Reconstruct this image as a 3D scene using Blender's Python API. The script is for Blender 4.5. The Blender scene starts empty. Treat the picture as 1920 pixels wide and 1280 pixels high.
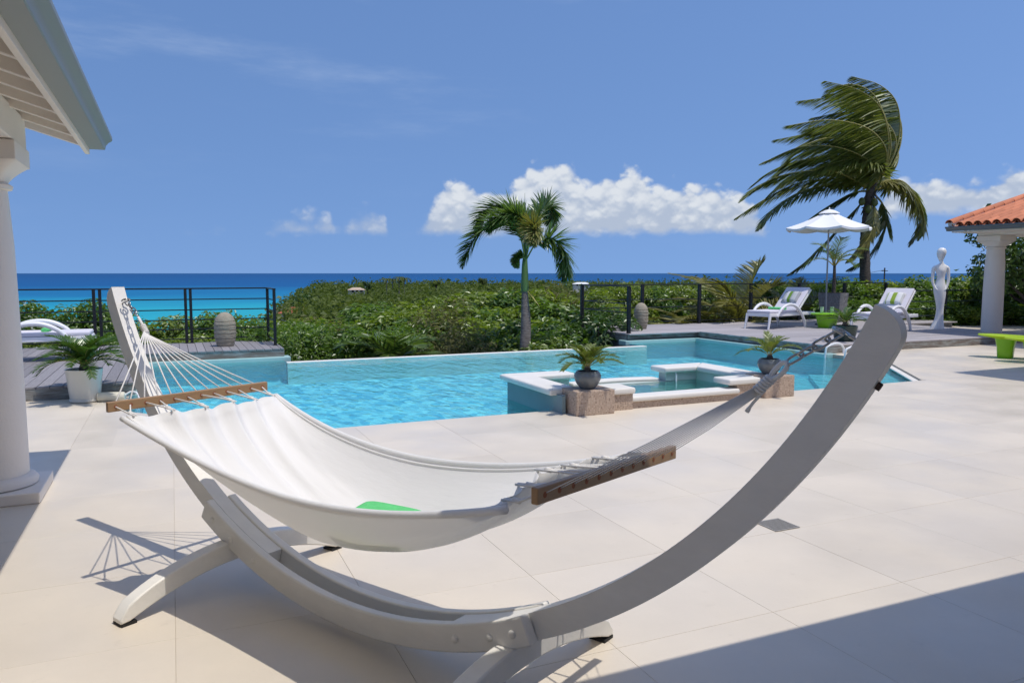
import bpy, bmesh, math, random
import numpy as np
from mathutils import Vector, Matrix
R = math.radians
random.seed(7); rng = np.random.default_rng(7)
sc = bpy.context.scene
col = sc.collection

# ------------------------------------------------------------------ camera
F_PX, CAM_H = 1430.0, 1.5
PITCH = math.atan(128 / F_PX)
PHI = R(23.96)                       # camera looks 24 deg clockwise of +Y (the tile grid)
fw = Vector((math.sin(PHI)*math.cos(PITCH), math.cos(PHI)*math.cos(PITCH), -math.sin(PITCH)))
rt = Vector((math.cos(PHI), -math.sin(PHI), 0))
up = rt.cross(fw)
CAM = Vector((0, 0, CAM_H))
cd = bpy.data.cameras.new('camera'); cam = bpy.data.objects.new('camera', cd); col.objects.link(cam)
cam.matrix_world = Matrix(((rt.x, up.x, -fw.x, CAM.x), (rt.y, up.y, -fw.y, CAM.y), (rt.z, up.z, -fw.z, CAM.z), (0, 0, 0, 1)))
cd.sensor_fit = 'HORIZONTAL'; cd.sensor_width = 36; cd.lens = F_PX/1920*36
cd.clip_start = 0.05; cd.clip_end = 200000
sc.camera = cam
sc.render.resolution_x, sc.render.resolution_y = 1024, 682
sc.view_settings.view_transform = 'Standard'; sc.view_settings.look = 'None'
sc.view_settings.exposure = 0.2; sc.view_settings.gamma = 1.0

def at(u, v, d):                      # survey helper: a point seen at (u, v), d metres in front
    return CAM + (fw + rt*((u-960)/F_PX) - up*((v-640)/F_PX))*d
def lat(p, q, z=0.0):                 # p metres to the right, q metres ahead on the level
    return Vector((rt.x*p + math.sin(PHI)*q, rt.y*p + math.cos(PHI)*q, z))

# ------------------------------------------------------------------ sun and sky
SUN = Vector((0.185, -0.28, 1.0)).normalized()
elev = math.asin(SUN.z)
ld = bpy.data.lights.new('sun', 'SUN'); ld.energy = 2.6; ld.angle = R(0.53); ld.color = (1.0, 0.945, 0.865)
lo = bpy.data.objects.new('sun', ld); col.objects.link(lo)
lo.rotation_euler = (-SUN).to_track_quat('-Z', 'Y').to_euler(); lo.location = (6, -9, 30)

world = bpy.data.worlds.new('World'); sc.world = world; world.use_nodes = True
class NT:
    """tiny node-expression helper"""
    def __init__(s, tree): s.t = tree
    def n(s, typ, **kw):
        nd = s.t.nodes.new(typ)
        for k, v in kw.items(): setattr(nd, k, v)
        return nd
    def put(s, sock, v):
        if hasattr(v, 'is_output') or isinstance(v, bpy.types.NodeSocket): s.t.links.new(v, sock)
        else: sock.default_value = v
    def m(s, op, a, b=None, c=None, clamp=False):
        nd = s.n('ShaderNodeMath', operation=op); nd.use_clamp = clamp
        for i, x in enumerate((a, b, c)):
            if x is not None: s.put(nd.inputs[i], x)
        return nd.outputs[0]
    def ss(s, x, lo, hi, a=0.0, b=1.0):
        nd = s.n('ShaderNodeMapRange', interpolation_type='SMOOTHSTEP')
        s.put(nd.inputs['Value'], x); s.put(nd.inputs['From Min'], lo); s.put(nd.inputs['From Max'], hi)
        s.put(nd.inputs['To Min'], a); s.put(nd.inputs['To Max'], b)
        return nd.outputs[0]
    def noise(s, vec, scale, detail=4, rough=0.5, dim='3D', w=None, lac=2.0):
        nd = s.n('ShaderNodeTexNoise', noise_dimensions=dim)
        if vec is not None: s.t.links.new(vec, nd.inputs['Vector'])
        if w is not None: s.put(nd.inputs['W'], w)
        nd.inputs['Scale'].default_value = scale; nd.inputs['Detail'].default_value = detail
        nd.inputs['Roughness'].default_value = rough; nd.inputs['Lacunarity'].default_value = lac
        return nd.outputs[0]
    def mix(s, f, a, b, typ='RGBA', blend='MIX'):
        nd = s.n('ShaderNodeMix', data_type=typ)
        if typ == 'RGBA': nd.blend_type = blend
        k = {'RGBA': (6, 7, 2), 'FLOAT': (2, 3, 0)}[typ]
        s.put(nd.inputs[0], f); s.put(nd.inputs[k[0]], a); s.put(nd.inputs[k[1]], b)
        return nd.outputs[k[2]]
    def xyz(s, x=0.0, y=0.0, z=0.0):
        nd = s.n('ShaderNodeCombineXYZ')
        for i, v in enumerate((x, y, z)): s.put(nd.inputs[i], v)
        return nd.outputs[0]
    def sep(s, v):
        nd = s.n('ShaderNodeSeparateXYZ'); s.t.links.new(v, nd.inputs[0]); return nd.outputs
    def ramp(s, f, stops):
        nd = s.n('ShaderNodeValToRGB'); e = nd.color_ramp.elements
        while len(e) < len(stops): e.new(0.5)
        for x, (p, c) in zip(e, stops): x.position = p; x.color = (*c, 1) if len(c) == 3 else c
        s.put(nd.inputs[0], f); return nd.outputs[0]

def build_world():
    t = world.node_tree; t.nodes.clear(); N = NT(t)
    sky = N.n('ShaderNodeTexSky', sky_type='NISHITA'); sky.sun_disc = False
    sky.sun_elevation = elev; sky.sun_rotation = math.atan2(SUN.x, SUN.y)
    sky.altitude = 40; sky.air_density = 1.0; sky.dust_density = 0.6; sky.ozone_density = 1.0
    tc = N.n('ShaderNodeTexCoord').outputs['Generated']
    x, y, z = N.sep(tc)
    t.links.new(N.xyz(x, y, N.m('MULTIPLY_ADD', N.m('MAXIMUM', z, 0.0), 0.66, 0.34)), sky.inputs['Vector'])     # clear trade-wind air: no pale band at the horizon
    az = N.m('DEGREES', N.m('ARCTAN2', N.m('SUBTRACT', N.m('MULTIPLY', x, math.cos(PHI)), N.m('MULTIPLY', y, math.sin(PHI))),
                            N.m('ADD', N.m('MULTIPLY', x, math.sin(PHI)), N.m('MULTIPLY', y, math.cos(PHI)))))
    el = N.m('DEGREES', N.m('ARCSINE', N.m('MINIMUM', N.m('MAXIMUM', z, -1.0), 1.0)))
    # cumulus bank: height of the tops over the azimuth; the ring goes on round the horizon as broken clouds
    fc = N.n('ShaderNodeFloatCurve'); N.put(fc.inputs['Value'], N.m('MULTIPLY_ADD', az, 1/100, 0.5))
    pts = [(-50, .25), (-42, .30), (-36, 0), (-25, 0), (-23.6, .10), (-20.3, .12), (-19.6, .0), (-18.2, .10), (-15.5, .33), (-13.4, .37), (-12.8, .13), (-11.6, .36),
           (-9.4, .40), (-8.9, .05), (-7.6, .10), (-5.5, .62), (-4.2, .78), (-2.2, .66), (0.6, .82), (2.6, 1.0), (5.0, .84), (6.6, .78), (8.6, .92), (10.4, .72), (13.5, .70),
           (15.8, .62), (17.4, .40), (18.6, .10), (19.6, 0), (23.2, 0), (25.4, .30), (27.6, .50), (29.5, .44), (31.5, .42), (33.5, .62), (38, .5), (44, .35), (50, .25)]
    cv = fc.mapping.curves[0]
    while len(cv.points) < len(pts): cv.points.new(0.5, 0.5)
    for p, (a, h) in zip(cv.points, pts): p.location = ((a + 50)/100, h); p.handle_type = 'AUTO_CLAMPED'
    fc.mapping.update()
    far = N.ss(N.m('ABSOLUTE', az), 46.0, 54.0)
    ring = N.m('MULTIPLY', N.ss(N.noise(N.xyz(x, y, 0.0), 7.0, 2), 0.5, 0.72), 0.75)
    env = N.mix(far, fc.outputs[0], ring, 'FLOAT')
    P = N.xyz(N.m('MULTIPLY', az, 1.0), N.m('MULTIPLY', el, 1.25), 0.0)
    big = N.noise(P, 0.42, 2, .5)
    n1 = N.noise(P, 0.8, 5, .48)
    vor = N.n('ShaderNodeTexVoronoi', feature='SMOOTH_F1'); vor.inputs['Scale'].default_value = 0.85
    vor.inputs['Smoothness'].default_value = 0.25
    wv = N.n('ShaderNodeVectorMath', operation='ADD'); t.links.new(P, wv.inputs[0])
    wn = N.n('ShaderNodeTexNoise'); t.links.new(P, wn.inputs['Vector']); wn.inputs['Scale'].default_value = 1.6; wn.inputs['Detail'].default_value = 5
    ws = N.n('ShaderNodeVectorMath', operation='SCALE'); t.links.new(wn.outputs['Color'], ws.inputs[0]); ws.inputs['Scale'].default_value = 0.9
    t.links.new(ws.outputs[0], wv.inputs[1]); t.links.new(wv.outputs[0], vor.inputs['Vector'])
    billow = N.m('SUBTRACT', 1.0, N.m('MULTIPLY', vor.outputs['Distance'], 1.25))
    dens = N.m('ADD', N.m('MULTIPLY', n1, 0.55), N.m('MULTIPLY', billow, 0.45))
    base = N.m('ADD', N.m('MULTIPLY', N.m('SUBTRACT', big, 0.5), 0.5), N.ss(az, 22.0, 27.0, 2.85, 3.8))
    above = N.m('SUBTRACT', el, base)
    top = N.m('MULTIPLY', env, 5.6)
    edge = N.m('SUBTRACT', N.m('ADD', top, N.m('MULTIPLY', N.m('SUBTRACT', dens, 0.55), 2.5)), above)
    soft = N.ss(az, -8.0, -4.0, 1.7, 0.85)
    mask = N.m('MULTIPLY', N.ss(edge, 0.0, soft), N.ss(N.m('ADD', above, N.m('MULTIPLY', N.m('SUBTRACT', n1, .5), 1.0)), -0.25, 0.5))
    mask = N.m('MULTIPLY', mask, N.ss(env, 0.02, 0.16))
    mask = N.m('MULTIPLY', mask, N.ss(N.m('SUBTRACT', above, top), 1.2, 0.3))
    mask = N.m('MULTIPLY', mask, N.ss(az, -9.0, -4.0, 0.62, 0.94))
    # lit from high behind the camera: billows bright, hollows and undersides grey-blue
    P2 = N.xyz(az, N.m('MULTIPLY_ADD', el, 1.25, 0.28), 0.0)
    n2 = N.noise(P2, 0.8, 3, .45)
    sh = N.m('ADD', N.m('MULTIPLY', N.m('SUBTRACT', n1, n2), 1.8), N.m('MULTIPLY', N.m('SUBTRACT', billow, .45), 0.85))
    sh = N.m('ADD', sh, N.ss(above, 0.0, 3.4, 0.10, 0.78))
    sh = N.ss(sh, 0.0, 1.0)
    ccol = N.mix(sh, (0.50, 0.58, 0.72, 1), (0.82, 0.86, 0.91, 1))
    # faint cirrus veil
    ci = N.noise(N.xyz(N.m('MULTIPLY', x, 1.0), N.m('MULTIPLY', y, 1.0), N.m('MULTIPLY', z, 5.5)), 2.0, 7, .62)
    ci = N.m('MULTIPLY', N.ss(ci, 0.50, 0.80), N.ss(el, 4.0, 16.0, 0.04, 0.34))
    hs = N.n('ShaderNodeHueSaturation'); hs.inputs['Hue'].default_value = 0.505; hs.inputs['Saturation'].default_value = 1.16; hs.inputs['Value'].default_value = 1.0
    t.links.new(sky.outputs[0], hs.inputs['Color'])
    bg = N.n('ShaderNodeBackground'); t.links.new(hs.outputs[0], bg.inputs[0]); bg.inputs[1].default_value = SKY_S
    bc = N.n('ShaderNodeBackground'); t.links.new(ccol, bc.inputs[0]); bc.inputs[1].default_value = 0.80
    bv = N.n('ShaderNodeBackground'); bv.inputs[0].default_value = (0.62, 0.72, 0.88, 1); bv.inputs[1].default_value = 0.9
    m1 = N.n('ShaderNodeMixShader'); t.links.new(ci, m1.inputs[0]); t.links.new(bg.outputs[0], m1.inputs[1]); t.links.new(bv.outputs[0], m1.inputs[2])
    m2 = N.n('ShaderNodeMixShader'); t.links.new(mask, m2.inputs[0]); t.links.new(m1.outputs[0], m2.inputs[1]); t.links.new(bc.outputs[0], m2.inputs[2])
    out = N.n('ShaderNodeOutputWorld'); t.links.new(m2.outputs[0], out.inputs[0])
SKY_S = 0.15
build_world()

# ------------------------------------------------------------------ materials
MATS = {}
def material(name, color, rough=0.6, vary=0.0, scale=6.0, bump=0.0, bscale=None, metal=0.0, spec=0.5, grain=None, rnd=0.0, color2=None, detail=5, thr=(0.35, 0.7), attr=None, coat=0.0):
    if name in MATS: return MATS[name]
    m = bpy.data.materials.new(name); m.use_nodes = True; t = m.node_tree; t.nodes.clear(); N = NT(t)
    b = N.n('ShaderNodeBsdfPrincipled'); out = N.n('ShaderNodeOutputMaterial'); t.links.new(b.outputs[0], out.inputs[0])
    vec = N.n('ShaderNodeTexCoord').outputs['Object']
    if grain:
        mp = N.n('ShaderNodeMapping'); t.links.new(vec, mp.inputs[0]); mp.inputs['Scale'].default_value = grain; vec = mp.outputs[0]
    c = (*color, 1)
    if color2 or vary:
        nz = N.noise(vec, scale, detail, .6)
        if color2: c = N.mix(N.ss(nz, *thr), c, (*color2, 1))
        else:
            k = N.m('MULTIPLY_ADD', N.m('SUBTRACT', nz, 0.5), 2*vary, 1.0)
            c = N.mix(1.0, c, N.xyz(k, k, k), blend='MULTIPLY')
    if rnd:
        r = N.n('ShaderNodeObjectInfo').outputs['Random']
        k = N.m('MULTIPLY_ADD', N.m('SUBTRACT', r, 0.5), 2*rnd, 1.0)
        c = N.mix(1.0, c, N.xyz(k, k, k), blend='MULTIPLY')
    N.put(b.inputs['Base Color'], c)
    b.inputs['Roughness'].default_value = rough; b.inputs['Metallic'].default_value = metal
    b.inputs['Specular IOR Level'].default_value = spec
    if coat: b.inputs['Coat Weight'].default_value = coat
    if bump:
        bn = N.n('ShaderNodeBump'); bn.inputs['Strength'].default_value = 1.0; bn.inputs['Distance'].default_value = bump
        t.links.new(N.noise(vec, bscale or scale*4, 6, .6), bn.inputs['Height']); t.links.new(bn.outputs[0], b.inputs['Normal'])
    MATS[name] = m; return m

def stain(m):
    t = m.node_tree; N = NT(t); b = [n for n in t.nodes if n.type == 'BSDF_PRINCIPLED'][0]; src = b.inputs['Base Color'].links[0].from_socket
    pos = N.n('ShaderNodeNewGeometry').outputs['Position']
    a = N.m('MULTIPLY', N.ss(N.noise(pos, 0.55, 6, .62), .46, .70), .16)      # broad traffic and water marks
    k = N.m('MULTIPLY', N.ss(N.noise(pos, 9.0, 5, .7), .60, .74), .16)        # small splashes
    c = N.mix(N.m('ADD', a, k), src, (0.40, 0.345, 0.275, 1)); t.links.new(c, b.inputs['Base Color'])
    t.links.new(N.ss(N.noise(pos, 1.3, 4), .35, .7, .30, .55), b.inputs['Roughness'])
def leaf_material(name, c_dark, c_light, trans=0.35, gloss=0.25, rough=0.4, patch=None):
    m = bpy.data.materials.new(name); m.use_nodes = True; t = m.node_tree; t.nodes.clear(); N = NT(t)
    at_ = N.n('ShaderNodeAttribute'); at_.attribute_name = 'tint'
    r = N.n('ShaderNodeObjectInfo').outputs['Random']
    f = N.m('ADD', N.m('MULTIPLY', at_.outputs['Fac'], 0.75), N.m('MULTIPLY', r, 0.25))
    c = N.mix(f, (*c_dark, 1), (*c_light, 1))
    if patch:
        vec = N.n('ShaderNodeNewGeometry').outputs['Position']
        c = N.mix(N.ss(N.noise(vec, patch[1], 3), 0.48, 0.66), c, (*patch[0], 1))
    d = N.n('ShaderNodeBsdfDiffuse'); tr = N.n('ShaderNodeBsdfTranslucent'); g = N.n('ShaderNodeBsdfGlossy')
    t.links.new(c, d.inputs[0])
    ct = N.mix(1.0, c, (1.25, 1.35, 0.55, 1), blend='MULTIPLY'); t.links.new(ct, tr.inputs[0])
    g.inputs['Roughness'].default_value = rough; g.inputs[0].default_value = (0.85, 0.9, 0.85, 1)
    m1 = N.n('ShaderNodeMixShader'); m1.inputs[0].default_value = trans; t.links.new(d.outputs[0], m1.inputs[1]); t.links.new(tr.outputs[0], m1.inputs[2])
    m2 = N.n('ShaderNodeMixShader'); m2.inputs[0].default_value = gloss*.18; t.links.new(m1.outputs[0], m2.inputs[1]); t.links.new(g.outputs[0], m2.inputs[2])
    out = N.n('ShaderNodeOutputMaterial'); t.links.new(m2.outputs[0], out.inputs[0])
    MATS[name] = m; return m

TILE = material('porcelain_tile', (0.69, 0.615, 0.505), rough=0.42, vary=0.11, scale=1.7, bump=0.0006, bscale=60, rnd=0.035, spec=0.4, detail=7)
stain(TILE)
GROUT = material('grout', (0.52, 0.46, 0.375), rough=0.9)
DECKM = material('weathered_decking', (0.26, 0.245, 0.25), rough=0.75, vary=0.42, scale=5, grain=(14, 0.7, 14), bump=0.002, bscale=9, rnd=0.16)
DECKX = material('weathered_decking_across', (0.37, 0.345, 0.35), rough=0.75, vary=0.42, scale=5, grain=(0.7, 14, 14), bump=0.002, bscale=9, rnd=0.16)
FASC = material('weathered_fascia', (0.16, 0.13, 0.11), rough=0.8, scale=3.5, color2=(0.30, 0.32, 0.31), grain=(1, 1, 5), bump=0.002, bscale=30)
WHITEW = material('white_painted_wood', (0.80, 0.775, 0.715), rough=0.42, vary=0.10, scale=7, bump=0.0009, bscale=30, spec=0.4, detail=8, grain=(1.0, 1.6, 2.6))
PLASTER = material('white_render', (0.79, 0.725, 0.645), rough=0.85, vary=0.05, scale=3, bump=0.0015, bscale=45)
COPING = material('cast_stone_coping', (0.74, 0.71, 0.65), rough=0.65, vary=0.08, scale=6, bump=0.001, bscale=60)
STEEL = material('black_steel', (0.018, 0.020, 0.024), rough=0.35, metal=0.3, spec=0.5)
ROD = material('grey_rod', (0.11, 0.115, 0.12), rough=0.35, metal=0.6)
CHROME = material('galvanised_steel', (0.42, 0.42, 0.41), rough=0.28, metal=0.95, vary=.1, scale=60)
BLACKR = material('black_rubber', (0.012, 0.012, 0.012), rough=0.7)
BAR = material('varnished_beech', (0.37, 0.225, 0.115), rough=0.4, vary=0.22, scale=6, grain=(9, 1.2, 9), spec=0.4)
ROPE = material('white_cotton_rope', (0.78, 0.755, 0.71), rough=0.95, vary=0.12, scale=160, bump=0.001, bscale=220)
RESIN = material('white_resin', (0.80, 0.79, 0.80), rough=0.4)
CUSHM = material('mauve_white_mattress', (0.66, 0.635, 0.69), rough=0.95, vary=0.05, scale=5, bump=0.001, bscale=120)
TOWEL = material('green_towel', (0.13, 0.60, 0.20), rough=1.0, vary=0.2, scale=30, bump=0.004, bscale=160)
LIME = material('lime_plastic', (0.40, 0.60, 0.010), rough=0.32, spec=0.45)
LIMED = material('lime_table_plastic', (0.22, 0.50, 0.010), rough=0.32, spec=0.45)
GLAZE = material('grey_glazed_ceramic', (0.15, 0.165, 0.175), rough=0.22, vary=0.35, scale=9, spec=0.5)
POTW = material('cream_glazed_ceramic', (0.62, 0.60, 0.54), rough=0.25, vary=0.04, scale=3)
SOIL = material('potting_soil', (0.03, 0.02, 0.014), rough=1.0, bump=0.01, bscale=60)
STONE = material('carved_coral_stone', (0.33, 0.285, 0.215), rough=0.95, vary=0.35, scale=9, bump=0.008, bscale=26)
ROUGHST = material('rough_grey_stone', (0.20, 0.20, 0.20), rough=0.95, vary=0.7, scale=22, bump=0.02, bscale=30)
TERRA = material('terracotta', (0.53, 0.185, 0.088), rough=0.8, vary=0.28, scale=7, rnd=0.16, bump=0.001, bscale=60)
TERRAD = material('terracotta_inside', (0.10, 0.055, 0.04), rough=0.95)
GUTTER = material('blue_grey_gutter_paint', (0.25, 0.275, 0.26), rough=0.4, vary=0.03, scale=2)
GUTTERD = material('slate_grey_gutter_paint', (0.11, 0.135, 0.15), rough=0.4)
STATUE = material('white_fibreglass', (0.85, 0.845, 0.84), rough=0.35)
CANVAS = material('white_canvas', (0.82, 0.82, 0.81), rough=0.9, bump=0.0008, bscale=200)
BARK = material('palm_bark', (0.255, 0.225, 0.20), rough=0.95, color2=(0.11, 0.09, 0.08), scale=5, grain=(2, 2, 9), bump=0.02, bscale=7)
BARKC = material('coconut_bark', (0.13, 0.11, 0.095), rough=0.95, color2=(0.05, 0.042, 0.036), scale=5, grain=(2, 2, 10), bump=0.03, bscale=7)
SHAFT = material('green_crownshaft', (0.085, 0.17, 0.045), rough=0.5, vary=0.2, scale=4)
RACHIS = material('frond_rachis', (0.30, 0.27, 0.07), rough=0.5)
TWIG = material('shrub_twigs', (0.12, 0.095, 0.07), rough=0.95)
EARTH = material('hillside_earth', (0.085, 0.085, 0.04), rough=1.0, vary=0.4, scale=0.3)
POOLW = material('pool_plaster', (0.30, 0.56, 0.62), rough=0.7, vary=0.04, scale=1.2)
COPTEAL = material('coping_pool_reflection', (0.34, 0.52, 0.50), rough=0.5, vary=0.08, scale=5)  # reflected pool light put into the coping colour
BLUEREND = material('blue_grey_render', (0.21, 0.285, 0.30), rough=0.8, vary=0.08, scale=4)
SPAIN = material('spa_plaster', (0.50, 0.56, 0.52), rough=0.6, vary=0.07, scale=5)
GREYREND = material('dark_grey_render', (0.16, 0.165, 0.17), rough=0.9, vary=0.1, scale=4)
FLOAT = material('cream_foam', (0.66, 0.62, 0.50), rough=0.6)
HOLE = material('dark_hole', (0.008, 0.006, 0.005), rough=0.9)
CUPW = material('cup_print', (0.72, 0.76, 0.70), rough=0.3, color2=(0.25, 0.5, 0.2), scale=14)
FAR_WALL = material('far_house_wall', (0.62, 0.58, 0.50), rough=0.9)
FAR_ROOF = material('far_red_roof', (0.36, 0.10, 0.05), rough=0.9, vary=.2, scale=1.5)
FAR_TAN = material('far_tan_roof', (0.50, 0.38, 0.28), rough=0.9)
FAR_WHITE = material('far_white_roof', (0.75, 0.75, 0.73), rough=0.8)
TIMBER = material('pole_timber', (0.07, 0.06, 0.055), rough=0.95)

LEAF_A = leaf_material('glossy_green_leaf', (0.050, 0.115, 0.017), (0.215, 0.330, 0.044), trans=.48, gloss=.35)
LEAF_B = leaf_material('yellow_green_leaf', (0.095, 0.155, 0.018), (0.320, 0.395, 0.052), trans=.48, gloss=.35)
LEAF_C = leaf_material('dry_olive_leaf', (0.10, 0.11, 0.042), (0.26, 0.235, 0.11), gloss=0.15)
LEAF_D = leaf_material('dark_green_leaf', (0.026, 0.064, 0.014), (0.105, 0.185, 0.030), gloss=0.35)
LEAF_FAR = leaf_material('far_scrub_leaf', (0.070, 0.105, 0.028), (0.170, 0.205, 0.058), gloss=0.05)
FROND_M = leaf_material('palm_leaflet', (0.055, 0.115, 0.028), (0.180, 0.260, 0.062), gloss=0.6, trans=.45)
FROND_C = leaf_material('coconut_leaflet', (0.062, 0.105, 0.022), (0.310, 0.325, 0.075), gloss=0.5, trans=.5)
FROND_Y = leaf_material('yellowing_leaflet', (0.100, 0.115, 0.026), (0.330, 0.290, 0.090), gloss=0.5)
CYCAD = leaf_material('cycad_leaflet', (0.030, 0.075, 0.014), (0.110, 0.200, 0.030), gloss=0.45, rough=0.35)
CYCADL = leaf_material('young_cycad_leaflet', (0.060, 0.105, 0.018), (0.210, 0.240, 0.045), gloss=0.35)
FLOWER = leaf_material('white_petals', (0.72, 0.70, 0.66), (0.80, 0.78, 0.74), gloss=0.0)

def special_materials():
    # pedestal mosaic: little stone tesserae
    m = bpy.data.materials.new('stone_mosaic'); m.use_nodes = True; t = m.node_tree; N = NT(t); b = t.nodes['Principled BSDF']
    vec = N.n('ShaderNodeTexCoord').outputs['Object']
    br = N.n('ShaderNodeTexBrick'); br.offset = 0.0
    x, y, z = N.sep(vec)
    t.links.new(N.xyz(N.m('ADD', x, y), z, 0.0), br.inputs['Vector'])
    for k, v in (('Scale', 1.0), ('Brick Width', 0.021), ('Row Height', 0.021), ('Mortar Size', 0.0022), ('Bias', 0.1)): br.inputs[k].default_value = v
    br.inputs['Color1'].default_value = (0.60, 0.46, 0.35, 1); br.inputs['Color2'].default_value = (0.44, 0.315, 0.235, 1); br.inputs['Mortar'].default_value = (0.46, 0.36, 0.28, 1)
    c = N.mix(N.ss(N.noise(vec, 55, 3), .56, .70), br.outputs['Color'], (0.24, 0.16, 0.12, 1))
    t.links.new(c, b.inputs['Base Color']); b.inputs['Roughness'].default_value = 0.7
    bn = N.n('ShaderNodeBump'); bn.inputs['Distance'].default_value = 0.002; t.links.new(br.outputs['Fac'], bn.inputs['Height']); bn.invert = True
    t.links.new(bn.outputs[0], b.inputs['Normal']); MATS['mosaic'] = m
    # pool floor: mixed-blue cells, rippled water light painted into the colour
    m = bpy.data.materials.new('pool_floor_ripple_light'); m.use_nodes = True; t = m.node_tree; N = NT(t); b = t.nodes['Principled BSDF']
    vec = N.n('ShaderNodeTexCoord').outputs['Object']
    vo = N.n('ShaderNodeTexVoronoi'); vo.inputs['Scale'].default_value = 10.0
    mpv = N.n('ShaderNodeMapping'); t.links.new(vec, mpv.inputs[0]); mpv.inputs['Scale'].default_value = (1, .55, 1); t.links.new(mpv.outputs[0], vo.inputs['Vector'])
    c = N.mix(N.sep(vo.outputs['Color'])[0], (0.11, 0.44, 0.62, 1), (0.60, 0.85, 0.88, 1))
    t.links.new(c, b.inputs['Base Color']); b.inputs['Roughness'].default_value = 0.6; MATS['poolripples'] = m
    # water
    def water(name, tint, scale, height, refr):
        m = bpy.data.materials.new(name); m.use_nodes = True; t = m.node_tree; t.nodes.clear(); N = NT(t)
        vec = N.n('ShaderNodeTexCoord').outputs['Object']
        mp = N.n('ShaderNodeMapping'); t.links.new(vec, mp.inputs[0]); mp.inputs['Rotation'].default_value = (0, 0, PHI); mp.inputs['Scale'].default_value = (1.0, 0.42, 1)
        h = N.m('ADD', N.m('MULTIPLY', N.noise(mp.outputs[0], scale, 3, .55), 0.7), N.m('MULTIPLY', N.noise(mp.outputs[0], scale*0.3, 2, .5), 1.2))
        bn = N.n('ShaderNodeBump'); bn.inputs['Distance'].default_value = height; bn.inputs['Strength'].default_value = 1; t.links.new(h, bn.inputs['Height'])
        tr = N.n('ShaderNodeBsdfTransparent'); tr.inputs[0].default_value = (*tint, 1)
        rf = N.n('ShaderNodeBsdfRefraction'); rf.inputs[0].default_value = (*tint, 1); rf.inputs['IOR'].default_value = 1.33; rf.inputs['Roughness'].default_value = 0.0; t.links.new(bn.outputs[0], rf.inputs['Normal'])
        gl = N.n('ShaderNodeBsdfGlossy'); gl.inputs['Roughness'].default_value = 0.03; t.links.new(bn.outputs[0], gl.inputs['Normal'])
        fr = N.n('ShaderNodeFresnel'); fr.inputs[0].default_value = 1.33; t.links.new(bn.outputs[0], fr.inputs['Normal'])
        m1 = N.n('ShaderNodeMixShader'); m1.inputs[0].default_value = refr; t.links.new(tr.outputs[0], m1.inputs[1]); t.links.new(rf.outputs[0], m1.inputs[2])
        m2 = N.n('ShaderNodeMixShader'); t.links.new(fr.outputs[0], m2.inputs[0]); t.links.new(m1.outputs[0], m2.inputs[1]); t.links.new(gl.outputs[0], m2.inputs[2])
        out = N.n('ShaderNodeOutputMaterial'); t.links.new(m2.outputs[0], out.inputs[0]); return m
    MATS['water'] = water('pool_water', (0.54, 0.96, 1.0), 13.0, 0.026, 0.12)
    MATS['spawater'] = water('spa_water', (0.78, 0.94, 0.95), 6.0, 0.008, 0.35)
    # sea
    m = bpy.data.materials.new('sea_water'); m.use_nodes = True; t = m.node_tree; N = NT(t); b = t.nodes['Principled BSDF']
    vec = N.n('ShaderNodeTexCoord').outputs['Object']
    ln = N.n('ShaderNodeVectorMath', operation='LENGTH'); t.links.new(vec, ln.inputs[0])
    mp = N.n('ShaderNodeMapping'); t.links.new(vec, mp.inputs[0]); mp.inputs['Scale'].default_value = (.001, .001, .001)
    d = N.m('ADD', N.m('MULTIPLY', N.m('LOGARITHM', ln.outputs['Value'], 10.0), 1.0), N.m('MULTIPLY', N.m('SUBTRACT', N.noise(mp.outputs[0], 2.2, 5), .5), 0.45))
    c = N.ramp(N.m('MULTIPLY_ADD', d, 0.5, -1.4), [(0.0, (0.03, 0.42, 0.46)), (0.09, (0.016, 0.32, 0.42)), (0.20, (0.006, 0.165, 0.335)), (0.34, (0.004, 0.088, 0.25)), (0.60, (0.006, 0.075, 0.22)), (1, (0.010, 0.075, 0.20))])
    mp2 = N.n('ShaderNodeMapping'); t.links.new(vec, mp2.inputs[0]); mp2.inputs['Scale'].default_value = (.012, .004, 1); mp2.inputs['Rotation'].default_value = (0, 0, PHI)
    wc = N.ss(N.noise(mp2.outputs[0], 1.0, 8, .7), .68, .74, 0.0, 0.5)
    c = N.mix(wc, c, (0.5, 0.6, 0.65, 1))
    t.links.new(c, b.inputs['Base Color']); b.inputs['Roughness'].default_value = 0.6; b.inputs['Specular IOR Level'].default_value = 0.12; MATS['sea'] = m
    # striped cushions
    def stripes(name, ramp):
        m = bpy.data.materials.new(name); m.use_nodes = True; t = m.node_tree; N = NT(t); b = t.nodes['Principled BSDF']
        x, y, z = N.sep(N.n('ShaderNodeTexCoord').outputs['Object'])
        rp = N.ramp(N.m('MULTIPLY_ADD', y, 1/0.44, 0.5), ramp); rp.node.color_ramp.interpolation = 'CONSTANT'
        t.links.new(rp, b.inputs['Base Color']); b.inputs['Roughness'].default_value = 0.95; return m
    MATS['stripe_grey'] = stripes('striped_cushion_grey', [(0, (.36, .37, .38)), (.12, (.50, .51, .52)), (.34, (.34, .37, .35)), (.42, (.13, .25, .035)), (.60, (.62, .63, .63)), (.74, (.40, .42, .43)), (.90, (.30, .33, .30))])
    MATS['stripe_white'] = stripes('striped_cushion_white', [(0, (.55, .56, .55)), (.10, (.74, .74, .73)), (.30, (.66, .66, .62)), (.36, (.25, .36, .04)), (.58, (.74, .74, .73)), (.80, (.42, .46, .25)), (.86, (.72, .72, .70))])
    # hammock canvas: lets light through a little
    m = bpy.data.materials.new('hammock_canvas'); m.use_nodes = True; t = m.node_tree; t.nodes.clear(); N = NT(t)
    vec = N.n('ShaderNodeTexCoord').outputs['Object']
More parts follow.
